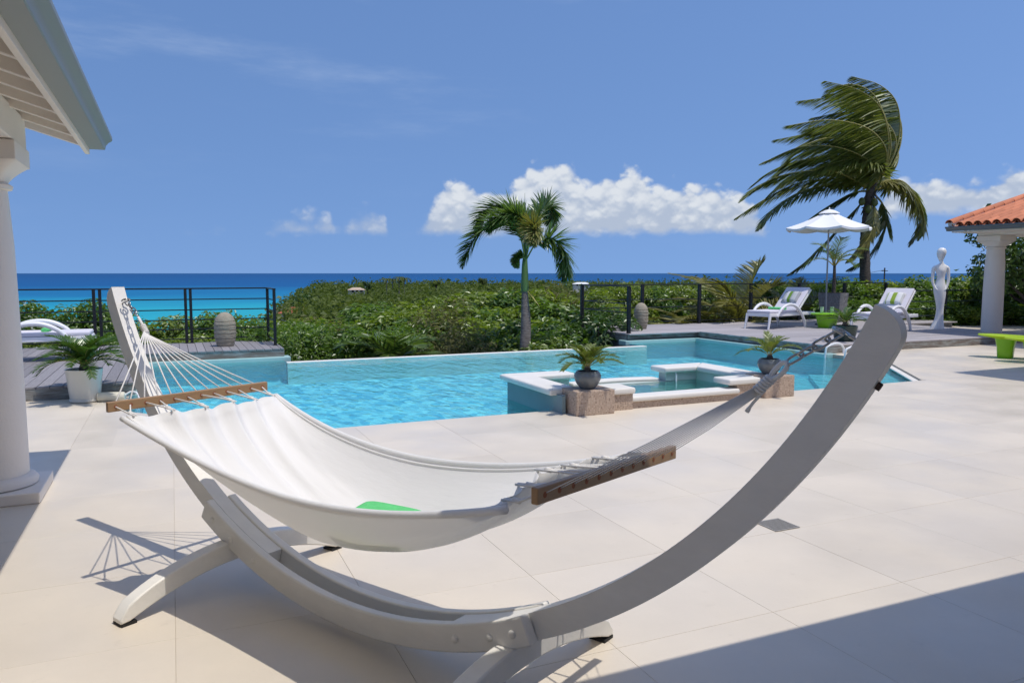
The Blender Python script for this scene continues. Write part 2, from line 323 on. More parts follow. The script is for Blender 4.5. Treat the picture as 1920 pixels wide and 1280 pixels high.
    mp = N.n('ShaderNodeMapping'); t.links.new(vec, mp.inputs[0]); mp.inputs['Scale'].default_value = (1.4, 9, 1)
    bn = N.n('ShaderNodeBump'); bn.inputs['Distance'].default_value = 0.006; t.links.new(N.noise(mp.outputs[0], 2.0, 5, .55), bn.inputs['Height'])
    d = N.n('ShaderNodeBsdfDiffuse'); d.inputs[0].default_value = (0.92, 0.91, 0.89, 1); t.links.new(bn.outputs[0], d.inputs['Normal'])
    tr = N.n('ShaderNodeBsdfTranslucent'); tr.inputs[0].default_value = (0.92, 0.90, 0.85, 1)
    m1 = N.n('ShaderNodeMixShader'); m1.inputs[0].default_value = 0.34; t.links.new(d.outputs[0], m1.inputs[1]); t.links.new(tr.outputs[0], m1.inputs[2])
    out = N.n('ShaderNodeOutputMaterial'); t.links.new(m1.outputs[0], out.inputs[0]); MATS['canvas'] = m
    # drain grate metal
special_materials()

# ------------------------------------------------------------------ mesh helpers
def tag(o, label=None, cat=None, group=None, kind=None):
    if label: o['label'] = label
    if cat: o['category'] = cat
    if group: o['group'] = group
    if kind: o['kind'] = kind
    return o
def empty(name, loc=(0, 0, 0), rz=0.0, label=None, cat=None, group=None, kind=None, parent=None):
    o = bpy.data.objects.new(name, None); col.objects.link(o); o.location = loc; o.rotation_euler = (0, 0, rz); o.empty_display_size = .1
    if parent: o.parent = parent
    return tag(o, label, cat, group, kind)
def copy_tree(o, parent=None):
    c = o.copy(); col.objects.link(c)
    if parent: c.parent = parent
    for ch in o.children: copy_tree(ch, c)
    return c
def link_copy(o, parent, loc=None, rz=None):
    c = o.copy(); col.objects.link(c); c.parent = parent
    if loc is not None: c.location = loc
    if rz is not None: c.rotation_euler = (0, 0, rz)
    return c

class MB:
    def __init__(s): s.v = []; s.f = []; s.tint = None
    def add(s, vs, fs):
        k = len(s.v); s.v += [tuple(p) for p in vs]; s.f += [tuple(i + k for i in f) for f in fs]; return s
    def box(s, x0, x1, y0, y1, z0, z1, M=None):
        vs = [Vector((x, y, z)) for z in (z0, z1) for y in (y0, y1) for x in (x0, x1)]
        if M: vs = [M @ p for p in vs]
        return s.add(vs, [(0, 2, 3, 1), (4, 5, 7, 6), (0, 1, 5, 4), (2, 6, 7, 3), (0, 4, 6, 2), (1, 3, 7, 5)])
    def prism(s, pts, z0, z1):
        n = len(pts)
        return s.add([(*p[:2], z0) for p in pts] + [(*p[:2], z1) for p in pts],
                     [tuple(range(n-1, -1, -1)), tuple(range(n, 2*n))] + [(i, (i+1) % n, (i+1) % n + n, i + n) for i in range(n)])
    def loft(s, rings, cap=True, closed=False):
        n = len(rings[0]); m = len(rings); vs = [p for r in rings for p in r]; fs = []
        for j in range(m if closed else m-1):
            for i in range(n):
                a, b = j*n + i, j*n + (i+1) % n; c, d = ((j+1) % m)*n + (i+1) % n, ((j+1) % m)*n + i
                fs.append((a, b, c, d))
        if cap and not closed: fs += [tuple(range(n-1, -1, -1)), tuple(range((m-1)*n, m*n))]
        return s.add(vs, fs)
    def lathe(s, prof, seg=24, c=(0, 0, 0), cap=True):
        return s.loft([[(c[0] + r*math.cos(2*math.pi*i/seg), c[1] + r*math.sin(2*math.pi*i/seg), c[2] + z) for i in range(seg)] for r, z in prof], cap)
    def tube(s, path, r, seg=8, closed=False, flat=1.0):
        path = [Vector(p) for p in path]; m = len(path); rings = []; nrm = None
        for j, p in enumerate(path):
            a = path[(j-1) % m] if (closed or j) else p; b = path[(j+1) % m] if (closed or j < m-1) else p
            tn = (b - a)
            tn = tn.normalized() if tn.length > 1e-9 else Vector((0, 0, 1))
            if nrm is None:
                h = Vector((0, 0, 1)) if abs(tn.z) < .9 else Vector((1, 0, 0)); nrm = (h - tn*h.dot(tn)).normalized()
            else: nrm = (nrm - tn*nrm.dot(tn)).normalized()
            bi = tn.cross(nrm); rr = r[j] if isinstance(r, (list, tuple)) else r
            rings.append([p + (nrm*math.cos(2*math.pi*i/seg)*flat + bi*math.sin(2*math.pi*i/seg))*rr for i in range(seg)])
        return s.loft(rings, True, closed)
    def build(s, name, mat, parent=None, smooth=None, bevel=0.0, loc=None, label=None, cat=None, group=None, kind=None, seg=2):
        me = bpy.data.meshes.new(name); me.from_pydata(s.v, [], s.f); me.update()
        if s.tint is not None:
            a = me.attributes.new('tint', 'FLOAT', 'POINT'); a.data.foreach_set('value', np.asarray(s.tint, dtype=np.float32))
        if smooth is not None:
            me.polygons.foreach_set('use_smooth', [True]*len(me.polygons)); me.set_sharp_from_angle(angle=R(smooth))
        me.materials.append(mat if not isinstance(mat, str) else MATS[mat])
        o = bpy.data.objects.new(name, me); col.objects.link(o)
        if parent: o.parent = parent
        if loc is not None: o.location = loc
        if bevel:
            b = o.modifiers.new('bevel', 'BEVEL'); b.width = bevel; b.segments = seg; b.limit_method = 'ANGLE'; b.angle_limit = R(40)
        return tag(o, label, cat, group, kind)

def catmull(pts, n):
    pts = [Vector(p) for p in pts]; P = [pts[0]*2 - pts[1]] + pts + [pts[-1]*2 - pts[-2]]; out = []
    segs = len(pts) - 1
    for k in range(n):
        u = k/(n-1)*segs; i = min(int(u), segs-1); t = u - i; a, b, c, d = P[i:i+4]
        out.append(0.5*((2*b) + (c-a)*t + (2*a - 5*b + 4*c - d)*t*t + (-a + 3*b - 3*c + d)*t**3))
    return out

# ================================================================== LARGE STRUCTURE
# ---- hillside and sea
def hgt(r, tanv):
    right = np.interp(r, [0, 17, 30, 60, 150, 300, 600, 850, 950, 1100, 3000], [-1.75, -1.8, -2.3, -4.2, -8.5, -11, -13, -14.5, -22, -46, -60])
    left = np.interp(r, [0, 17, 30, 60, 150, 400, 700, 3000], [-1.75, -1.8, -3.0, -7, -17, -34, -46, -60])
    w = np.clip((tanv + 0.345)/0.10, 0, 1); w = w*w*(3 - 2*w)
    return left*(1-w) + right*w
def hill_z(p, q):
    r = math.hypot(p, q); return float(hgt(r, p/q if q > 1 else (9 if p > 0 else -9)))
def terrain():
    radii = np.array([0.5, 8, 12, 17, 22, 30, 42, 60, 85, 120, 170, 240, 340, 480, 650, 800, 900, 1000, 1120, 1400]); A = 144
    vs = []; fs = []
    for r in radii:
        for k in range(A):
            a = 2*math.pi*k/A - math.pi; p, q = r*math.sin(a), r*math.cos(a)
            z = hgt(r, p/q if q > 1e-6 else (9 if p > 0 else -9)) + (rng.normal()*min(r, 400)*0.003 if r > 30 else 0)
            vs.append(lat(p, q, z))
    for j in range(len(radii)-1):
        for k in range(A): fs.append((j*A + k, j*A + (k+1) % A, (j+1)*A + (k+1) % A, (j+1)*A + k))
    m = MB(); m.add(vs, fs); m.build('hillside', EARTH, smooth=180, kind='structure')
terrain()
SEA_Z = -40.0
m = MB(); rr = [300, 600, 1000, 1600, 2600, 4500, 9000, 20000, 60000, 150000]
m.loft([[(r*math.cos(2*math.pi*i/96), r*math.sin(2*math.pi*i/96), 0) for i in range(96)] for r in rr], cap=False)
m.build('sea', 'sea', loc=(0, 0, SEA_Z), kind='structure')

# ---- patio tiles (0.81 m grid)
T = 0.81; GX, GY = -0.85, 2.52; POOL_Y = GY + 6*T           # 7.38
PL = -0.53; LD0 = (1.02, POOL_Y); LD1 = (-0.53, 9.25); DIAG0 = (9.6, POOL_Y); DIAG1 = (11.15, 9.25); DK_L = -0.47; DK_Y = 10.42; RD_X = 11.1; RD_Y = 10.58
def clip(poly, reg):
    out = poly
    for i in range(len(reg)):
        a, b = reg[i], reg[(i+1) % len(reg)]; inp = out; out = []
        side = lambda p: (b[0]-a[0])*(p[1]-a[1]) - (b[1]-a[1])*(p[0]-a[0])
        for k in range(len(inp)):
            p, q = inp[k-1], inp[k]; sp, sq = side(p), side(q)
            if (sp >= 0) != (sq >= 0):
                t = sp/(sp - sq); out.append((p[0] + (q[0]-p[0])*t, p[1] + (q[1]-p[1])*t))
            if sq >= 0: out.append(q)
        if len(out) < 3: return []
    return out
REGS = [[(-8, -3), (25, -3), (25, POOL_Y), (-8, POOL_Y)],
        [(-8, POOL_Y), (PL, POOL_Y), (PL, DK_Y), (-8, DK_Y)],
        [(PL, POOL_Y), LD0, LD1],
        [DIAG0, (DIAG1[0], POOL_Y), DIAG1],
        [(DIAG1[0], POOL_Y), (25, POOL_Y), (25, RD_Y), (DIAG1[0], RD_Y)],
        [(17.6, RD_Y), (25, RD_Y), (25, 15.4), (17.6, 15.4)]]
def patio():
    base = empty('patio', (0, 0, 0), kind='structure')
    m = MB()
    for r in REGS: m.prism(r, -0.30, -0.0035)
    m.build('bedding', GROUT, base)
    full = None; cnt = 0; rest = MB(); J = 0.0009; items = []
    for reg in REGS:
        xs = [p[0] for p in reg]; ys = [p[1] for p in reg]
        for i in range(int((min(xs)-GX)//T), int((max(xs)-GX)//T)+1):
            for j in range(int(math.floor((min(ys)-GY)/T + 1e-6)), int(math.floor((max(ys)-GY)/T - 1e-6))+1):
                x0, y0 = GX + i*T, GY + j*T
                q = [(x0+J, y0+J), (x0+T-J, y0+J), (x0+T-J, y0+T-J), (x0+J, y0+T-J)]
                c = clip(q, reg)
                if len(c) < 3: continue
                ar = abs(sum(c[k-1][0]*c[k][1] - c[k][0]*c[k-1][1] for k in range(len(c))))/2
                if ar < 0.004: continue
                ctr = Vector((x0 + T/2, y0 + T/2, 0)); d = ctr - CAM; dep = d.dot(fw)
                vis = False
                for (px, py) in c:
                    dd = Vector((px, py, 0)) - CAM; w = dd.dot(fw)
                    if w > .5 and abs(dd.dot(rt)/w) < .70 and dd.dot(up)/w > -.47: vis = True
                items.append((not vis, dep, x0, y0, c, ar))
    items.sort(key=lambda t: t[:2])
    for inv, dep, x0, y0, c, ar in items:
        if inv or cnt >= 295:
            rest.prism(c, -0.012, random.uniform(-.0002, .0002)); continue
        cnt += 1; whole = ar > (T-2*J)**2 - 1e-4
        dz = random.uniform(-.0002, .0002)
        if whole and full:
            link_copy(full, base, (x0, y0, dz))
        else:
            mm = MB(); mm.prism([(px-x0, py-y0) for px, py in c], -0.012, 0.0)
            o = mm.build('tile', TILE, base, loc=(x0, y0, dz), bevel=0.0004, seg=1)
            if whole: full = o
    rest.build('tile_field', TILE, base, kind='stuff')
patio()

# ---- pool
WZ = -0.055; FAR_Y = 13.62; PZ = -0.43
def pool():
    base = empty('pool', (0, 0, 0), kind='structure')
    outline = [LD1, LD0, DIAG0, DIAG1, (RD_X, RD_Y), (RD_X, 14.4), (9.2, 14.4), (9.2, FAR_Y), (1.78, FAR_Y), (1.78, 14.15), (DK_L, 14.15), (DK_L, DK_Y), (PL, DK_Y)]
    m = MB(); m.add([(*p, PZ) for p in outline], [tuple(range(len(outline)))]); m.build('basin_floor', 'poolripples', base)
    m = MB(); n = len(outline)
    m.add([(*p, PZ) for p in outline] + [(*p, -0.06) for p in outline], [(i+n, (i+1) % n + n, (i+1) % n, i) for i in range(n) if i not in (7,)])
    m.build('basin_wall', POOLW, base)
    # weir wall of the overflow edge
    m = MB(); m.box(1.78, 9.2, FAR_Y - .002, FAR_Y + .16, -3.0, WZ + 0.008); m.build('overflow_wall', COPING, base, bevel=.006)
    # entry steps along the right end
    for k, (w, z) in enumerate(((0.42, -0.13), (0.84, -0.20), (1.26, -0.275), (1.68, -0.35))):
        m = MB(); a = Vector(DIAG0); b = Vector(DIAG1); d = (b-a).normalized(); nn = Vector((-d.y, d.x))
        a2 = a + nn*w; t0 = (POOL_Y - a2.y)/d.y; a2 = a2 + d*t0
        m.prism([(a.x-.002, POOL_Y + .004), (b.x, b.y), tuple(b + nn*w), (a2.x, POOL_Y + .004)], PZ, z); m.build('step', POOLW, base)
    # coping strip under the decks and along the slanted end
    m = MB(); m.box(-.62, DK_L + .10, DK_Y, 14.15, -.10, .012)
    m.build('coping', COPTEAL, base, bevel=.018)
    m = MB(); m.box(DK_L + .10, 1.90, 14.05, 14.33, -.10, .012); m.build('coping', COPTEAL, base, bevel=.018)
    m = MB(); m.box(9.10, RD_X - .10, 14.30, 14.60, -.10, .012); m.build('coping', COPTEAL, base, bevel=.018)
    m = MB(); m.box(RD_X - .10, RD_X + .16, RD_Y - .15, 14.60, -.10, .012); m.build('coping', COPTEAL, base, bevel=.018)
    a = Vector(DIAG0); b = Vector(DIAG1); d = (b-a).normalized(); nn = Vector((-d.y, d.x))
    m = MB(); m.prism([tuple(a - d*.02 + nn*.002), tuple(b + d*.05 + nn*.002), tuple(b + d*.05 + nn*.10), tuple(a + d*.09 + nn*.10)], -.05, -.028); m.build('coping', COPING, base, bevel=.008)
    m = MB(); m.add([(*p, 0) for p in outline], [tuple(range(n))]); m.build('pool_water', 'water', loc=(0, 0, WZ), kind='structure')
pool()

# ---- decks
DZ = 0.16
def deck(name, label_kind, boards, fascias, ground, mat):
    base = empty(name, (0, 0, 0), kind='structure')
    for (x0, x1, y0, y1) in boards:
        m = MB(); cx, cy = (x0+x1)/2, (y0+y1)/2
        m.box(x0-cx, x1-cx, y0-cy, y1-cy, -.026, 0); m.build('plank', mat, base, loc=(cx, cy, DZ + random.uniform(-.0015, .0015)), bevel=.003, seg=1)
    for f in fascias:
        m = MB(); m.box(*f); m.build('fascia_board', FASC, base, bevel=.003)
    m = MB()
    for g in ground: m.box(*g)
    m.build('frame', GREYREND, base)
bw = 0.138
lb = []
x = -6.2
while x < DK_L - .05:
    x1 = min(x + bw, DK_L); lb.append((x, x1 - .007, DK_Y, 15.98)); x += bw
x = DK_L
while x < 1.75:
    x1 = min(x + bw, 1.80); lb.append((x, x1 - .007, 14.12, 15.98)); x += bw
deck('timber_deck_left', '', lb, [(-6.2, DK_L + .006, DK_Y + .004, DK_Y + .03, .0, .133), (DK_L - .03, DK_L - .002, DK_Y + .032, 14.12, .014, .133), (DK_L, 1.80, 14.13, 14.155, .014, .133), (1.772, 1.797, 14.157, 15.98, -.02, .133)],
     [(-6.2, DK_L - .04, DK_Y + .04, 15.95, -1.9, .13), (DK_L - .04, 1.765, 14.16, 15.95, -1.9, .13)], DECKM)
rb = []
y = RD_Y
while y < 16.75:
    y1 = y + bw - .007
    if y1 < 14.38:
        for a, b in ((RD_X, 14.2), (14.205, 17.6)): rb.append((a, b, y, y1))
    else:
        for a, b in ((9.2, 12.7), (12.705, 16.1), (16.105, 19.9)): rb.append((a, b, y, y1))
    y += bw
deck('timber_deck_right', '', rb, [(RD_X + .02, 17.6, RD_Y + .004, RD_Y + .028, .004, .131), (RD_X + .03, RD_X + .055, RD_Y + .03, 14.42, .035, .131), (9.23, RD_X + .03, 14.425, 14.45, .035, .131), (9.204, 9.228, 14.455, 16.7, -.02, .131)],
     [(RD_X + .06, 17.58, RD_Y + .032, 14.4, -.6, .128), (9.235, 19.9, 14.46, 16.7, -1.9, .128)], DECKX)

# ---- left wing of the house: column, beam, rafters, gutter; eaves over the terrace
def column(parent, x, y, z0, ztop, plinth):
    """tapered column with flared square capital; plinth is a part of its own"""
    c = empty('column', (x, y, z0), parent=parent)
    if plinth:
        m = MB(); m.box(-.31, .31, -.31, .31, 0, .075); m.build('plinth', PLASTER, c, bevel=.008)
        m = MB(); m.lathe([(.215, .076), (.262, .082), (.268, .11), (.25, .135), (.222, .15)], 32); m.build('base_ring', PLASTER, c, smooth=50)
    h = ztop - z0
    z1 = h - .36
    m = MB(); m.lathe([(.212, .0 if not plinth else .10), (.212, .3), (.208, h*.45), (.198, h*.7), (.178, z1)], 40); m.build('shaft', PLASTER, c, smooth=40)
    m = MB(); m.lathe([(.17, z1 - .002), (.205, z1 + .008), (.21, z1 + .03), (.18, z1 + .05)], 40); m.build('astragal', PLASTER, c, smooth=50)
    rings = []
    for k in range(10):
        t = k/9; w = .178 + .10*(1 - math.cos(t*math.pi/2)) ; e = 2 + 10*t
        ring = []
        for i in range(40):
            a = 2*math.pi*i/40; ca, sa = math.cos(a), math.sin(a)
            rad = w/((abs(ca)**e + abs(sa)**e)**(1/e)); ring.append((rad*ca, rad*sa, z1 + .045 + .13*t))
        rings.append(ring)
    m = MB(); m.loft(rings); m.build('capital', PLASTER, c, smooth=40)
    m = MB(); m.box(-.275, .275, -.275, .275, z1 + .176, z1 + .30); m.build('abacus', PLASTER, c, bevel=.006)
    return c
def gutter_profile(s=1):       # K-style, open to the roof side: (out, up) from the back bottom
    return [(0, 0), (.112, 0), (.118, .006), (.122, .03), (.14, .052), (.162, .066), (.168, .075), (.168, .098), (.158, .098), (.158, .08), (.135, .066), (.112, .04), (.108, .01), (.008, .01), (.008, .098), (0, .098)]
house = empty('house_wing', (-1.15, 6.02, 0), label='cream house wing with round column and open rafter eave at the left edge', cat='house')
column(house, 0, 0, 0, 2.40, True)
m = MB(); m.box(-.26, .26, -9.0, .27, 2.345, 2.56); m.build('beam', PLASTER, house, bevel=.006)
SL = math.tan(R(17))
def slope_box(mb, x0, x1, y0, y1, zb0, h):       # a member running in x, dropping towards +x; zb0 = underside at x1
    za = zb0 + (x1 - x0)*SL
    vs = [(x0, y0, za), (x1, y0, zb0), (x1, y1, zb0), (x0, y1, za), (x0, y0, za+h), (x1, y0, zb0+h), (x1, y1, zb0+h), (x0, y1, za+h)]
    mb.add(vs, [(3, 2, 1, 0), (4, 5, 6, 7), (0, 1, 5, 4), (2, 3, 7, 6), (0, 4, 7, 3), (1, 2, 6, 5)])
for k in range(22):
    m = MB(); y1 = .62 - k*.42
    slope_box(m, -3.2, .60, y1 - .06, y1, 2.435, .10); m.build('rafter', PLASTER, house, bevel=.004)
    if k < 21:
        for b in range(3):
            m = MB(); slope_box(m, -3.2, .60, y1 - .06 - .12*(b+1) + .004, y1 - .06 - .12*b, 2.505 + .0005*b, .018); m.build('soffit_board', PLASTER, house)
m = MB(); m.box(.585, .615, -8.6, .655, 2.395, 2.56); m.build('fascia', PLASTER, house, bevel=.003)
m = MB(); slope_box(m, -3.2, .61, -8.6, .66, 2.555, .03); m.build('roof_sheet', TERRA, house)
def gutter_mesh(y0, y1, flip=1):
    m = MB(); pr = gutter_profile(); n = len(pr)
    m.add([(flip*a, y0, b) for a, b in pr] + [(flip*a, y1, b) for a, b in pr], [((i+1) % n, i, i + n, (i+1) % n + n) for i in range(n)] + [tuple(range(n)), tuple(range(2*n-1, n-1, -1))])
    return m
gutter_mesh(-4.2, .66).build('gutter', GUTTER, house, loc=(.603, 0, 2.435), smooth=30)
# end stop of the gutter
m = MB(); pr = gutter_profile()[:8] + [(0, .098)]; n = len(pr)
m.add([(a, .66, b) for a, b in pr] + [(a, .664, b) for a, b in pr], [tuple(range(n)), tuple(range(2*n-1, n-1, -1))] + [(i, (i+1) % n, (i+1) % n + n, i + n) for i in range(n)])
m.build('gutter_end', GUTTER, house, loc=(.603, 0, 2.435))

m = MB(); m.box(-2.2, -2.0, -9.0, .3, 0, 3.0); m.build('wall', PLASTER, house)  # unseen wing wall, added to keep skylight off the stand
terr = empty('terrace_roof', (5, 1.64, 0), label='cream eave of the terrace roof above the viewer', cat='roof')
m = MB()
m.add([(-4.3, 0, 2.50), (20, 0, 2.50), (20, -5, 3.6), (-4.3, -5, 3.6), (-4.3, 0, 2.53), (20, 0, 2.53), (20, -5, 3.63), (-4.3, -5, 3.63)], [(3, 2, 1, 0), (4, 5, 6, 7), (0, 1, 5, 4), (2, 3, 7, 6), (0, 4, 7, 3), (1, 2, 6, 5)])
m.build('roof_slope', PLASTER, terr)
m = MB(); m.box(-4.3, 20, -.02, .012, 2.42, 2.535); m.build('fascia', PLASTER, terr)
m = MB(); m.box(-8.1, 20, -4.6, -4.4, 0, 3.45); m.build('wall', PLASTER, terr)  # unseen back wall, added to block skylight and bounce light forward
rw = empty('wing_roof', (11.25, 7.08, 0), label='eave corner of the right house wing just past the frame', cat='roof')
m = MB(); m.box(0, 10, -5.2, 0, 2.46, 2.53); m.build('roof_slope', TERRA, rw)

# ---- pavilion at the right: column, gutter, terracotta tiles
PX, PYF = 15.92, 11.86
pav = empty('pavilion', (PX, PYF, 0), label='pavilion corner with white column and terracotta tiled roof', cat='pavilion')
column(pav, 1.18, -.40, DZ, 2.40, False)
m = MB(); m.box(.93, 1.43, -4.4, -.14, 2.345, 2.50); m.build('beam', PLASTER, pav, bevel=.006)
m = MB(); m.box(1.43, 6, -.66, -.14, 2.345, 2.50); m.build('beam', PLASTER, pav, bevel=.006)
m = MB(); m.box(.19, 6.0, -4.4, -.03, 2.405, 2.43); m.build('soffit', PLASTER, pav)
gutter_mesh(-4.4, .0, -1).build('gutter', GUTTERD, pav, loc=(.17, 0, 2.435), smooth=30)
m = MB(); pr = gutter_profile()[:8] + [(0, .098)]; n = len(pr)
m.add([(-a, .0, b) for a, b in pr] + [(-a, .004, b) for a, b in pr], [tuple(range(n)), tuple(range(2*n-1, n-1, -1))] + [(i, (i+1) % n, (i+1) % n + n, i + n) for i in range(n)])
m.build('gutter_end', GUTTERD, pav, loc=(.17, 0, 2.435))
RS = R(15)
roofp = empty('tiled_roof', (.10, 0, 2.535), parent=pav); roofp.rotation_euler = (0, -RS, 0)
m = MB(); m.box(.04, 6.0, -4.4, -.02, -.06, -.03); m.build('underlay', TERRAD, roofp)
def barrel(name, r0, r1, L, conv, mat=TERRA, th=.014):
    m = MB(); n = 9; st = []
    for (x, r) in ((0, r0), (L, r1)):
        for rr_ in (r, r - th):
            st.append([(x, rr_*math.cos(math.pi*i/(n-1)), (rr_*math.sin(math.pi*i/(n-1)))*conv*.85) for i in range(n)])
    a, ai, b, bi = st; vs = a + ai + b + bi; fs = []
    for i in range(n-1):
        fs += [(i, i+1, 2*n+i+1, 2*n+i), (n+i+1, n+i, 3*n+i, 3*n+i+1), (i+1, i, n+i, n+i+1), (2*n+i, 2*n+i+1, 3*n+i+1, 3*n+i)]
    fs += [(0, 2*n, 3*n, n), (n-1, 2*n-1, 4*n-1, 3*n-1)]
    m.add(vs, fs); return m
capt = barrel('roof_tile', .092, .076, .44, 1).build('roof_tile', TERRA, roofp, smooth=40)
pant = barrel('channel_tile', .085, .10, .44, -1).build('channel_tile', TERRA, roofp, smooth=40)
first = True
for j in range(21):
    for i in range(12 if j < 5 else 7):
        y = -.30 - j*.208; x = -.02 + i*.36
        o = capt if first else link_copy(capt, roofp); o.location = (x, y, .03 + .006*random.random()); o.rotation_euler = (0, R(-2.2), random.uniform(-.012, .012))
        o2 = pant if first else link_copy(pant, roofp); o2.location = (x, y + .104, .055); o2.rotation_euler = (0, R(-2.2), 0); first = False
for i in range(13):                       # verge row along the far edge
    o = link_copy(capt, roofp); o.location = (-.06 + i*.36, -.085, .085); o.rotation_euler = (0, R(-2.2), 0); o.scale = (1, 1.05, 1.1)
m = MB(); m.box(.0, 4.9, -.16, -.008, -.03, .09); m.build('verge_board', PLASTER, roofp)

# ================================================================== SPA
def spa():
    s = empty('spa', (0, 0, 0), label='raised spa with cream coping at the near pool edge', cat='spa')
    CZ = .25
    def wall(name, mat, *b, bev=0.0):
        m = MB(); m.box(*b); return m.build(name, mat, s, bevel=bev)
    # outside skins of the walls
    wall('side_wall', BLUEREND, 3.76, 3.80, POOL_Y - .24, 8.60, -1.3, CZ - .06)
    wall('side_wall', BLUEREND, 6.66, 6.70, POOL_Y - .24, 8.60, -1.3, CZ - .06)
    wall('back_wall', BLUEREND, 3.80, 6.66, 8.56, 8.60, -1.3, .065)
    wall('back_wall', SPAIN, 3.98, 4.52, 8.40, 8.56, .067, CZ - .06)
    wall('back_wall', SPAIN, 5.98, 6.48, 8.40, 8.56, .067, CZ - .06)
    wall('inner_wall', SPAIN, 3.80, 3.98, 7.20, 8.56, -.9, CZ - .06); wall('inner_wall', SPAIN, 6.48, 6.66, 7.20, 8.56, -.9, CZ - .06)
    wall('inner_wall', SPAIN, 3.98, 6.48, 8.40, 8.559, -.9, .064); wall('inner_wall', SPAIN, 3.98, 6.48, 7.15, 7.28, -.9, .105)
    wall('seat_bench', SPAIN, 3.98, 6.48, 8.0, 8.40, -.9, -.30); wall('seat_bench', SPAIN, 3.98, 4.35, 7.28, 8.0, -.9, -.301); wall('seat_bench', SPAIN, 6.1, 6.48, 7.28, 8.0, -.9, -.301)
    wall('floor', SPAIN, 3.98, 6.48, 7.28, 8.40, -.92, -.80)
    def cop(poly, z0, z1, nm='coping_stone'):
        m = MB(); m.prism(poly, z0, z1); m.build(nm, COPING, s, bevel=.022, seg=3)
    X0, X1 = 3.68, 6.78
    cop([(X0, 7.27), (4.03, 7.27), (4.03, 8.33), (X0, 8.68)], CZ - .07, CZ)
    cop([(X0 + .004, 8.684), (4.03, 8.334), (4.50, 8.334), (4.60, 8.40), (4.60, 8.62), (4.52, 8.684)], CZ - .07, CZ + .0005)
    cop([(5.92, 8.684), (5.92, 8.334), (6.43, 8.334), (X1 - .004, 8.684)], CZ - .07, CZ)
    cop([(6.43, 7.25), (X1, 7.25), (X1, 8.68), (6.43, 8.33)], CZ - .07, CZ + .0005)
    # overflow weir between the raised corners, bowed towards the pool
    out = [(4.6 + 1.32*t, 8.62 + .10*math.sin(math.pi*t)) for t in np.linspace(0, 1, 14)]; inn = [(4.6 + 1.32*t, 8.44 + .10*math.sin(math.pi*t)) for t in np.linspace(1, 0, 14)]
    cop(inn[::-1][::-1] + out, .066, .105, 'weir')
    # front: low kerb between the two blocks
    wall('kerb_face', 'mosaic', 4.62, 6.10, 7.12, 7.15, -.1, .075)
    cop([(4.60, 7.09), (6.12, 7.09), (6.12, 7.32), (4.60, 7.32)], .077, .135)
    for (a, b, fr) in ((4.30, 4.61, 7.08), (6.11, 6.46, 7.14)):
        wall('block', 'mosaic', a, b, fr, 7.30, -.05, .175, bev=.004)
        cop([(a, fr - .03), (b + .02, fr - .03), (b + .02, 7.42), (a, 7.42)] if a < 5 else [(a - .14, fr - .03), (b, fr - .03), (b, 7.42), (a - .14, 7.42)], .177, .247)
    for (a, b, f0, f1) in ((3.83, 4.298, 6.95, 7.30), (6.462, 6.92, 7.05, 7.42)):
        wall('pedestal', 'mosaic', a, b, f0, f1, -.003, .262, bev=.012)
    m = MB(); m.add([(3.98, 7.28, 0), (6.48, 7.28, 0), (6.48, 8.43, 0), (3.98, 8.43, 0)], [(0, 1, 2, 3)]); m.build('water', 'spawater', s, loc=(0, 0, .062))
    m = MB(); m.tube([(5.90 + .22, 8.36, -.1), (6.12, 8.36, .14), (6.12, 8.375, .18)], .012, 8); m.build('overflow_pipe', RESIN, s)
spa()

# ================================================================== HAMMOCK STAND AND HAMMOCK
AX = Vector((.48, -.877)).normalized(); ST_ANG = math.atan2(AX.y, AX.x)
ST = (0.665, 3.095, 0.0)
RAD, Z0 = 2.195, 0.092
def arc(s): return Z0 + RAD - math.sqrt(RAD*RAD - s*s)
def arc_strip(th0, th1, hd, w, tip=None, n=48, tcen=0.0):
    """bent laminated bar between two angles; tip = 1 rounds the end at th1"""
    m = MB(); rings = []; cz = Z0 + RAD
    ths = list(np.linspace(th0, th1, n))
    if tip:
        L = hd*1.5/RAD; sg = 1 if th1 > th0 else -1; ths = list(np.linspace(th0, th1 - sg*L, n)) + [th1 - sg*L*(1 - math.sin(a)) for a in np.linspace(.15, math.pi/2, 9)]
    for th in ths:
        ro, ri = RAD + hd, RAD - hd
        if tip:
            k = min(1.0, abs(th1 - th)/(hd*1.5/RAD)); f = math.sqrt(max(0.0, 1 - (1-k)**2)); ro = RAD - hd*.75 + hd*1.75*max(f, .02)
        sn, cs = math.sin(th), math.cos(th)
        rings.append([(ri*sn, tcen - w/2, cz - ri*cs), (ro*sn, tcen - w/2, cz - ro*cs), (ro*sn, tcen + w/2, cz - ro*cs), (ri*sn, tcen + w/2, cz - ri*cs)])
    m.loft(rings); return m
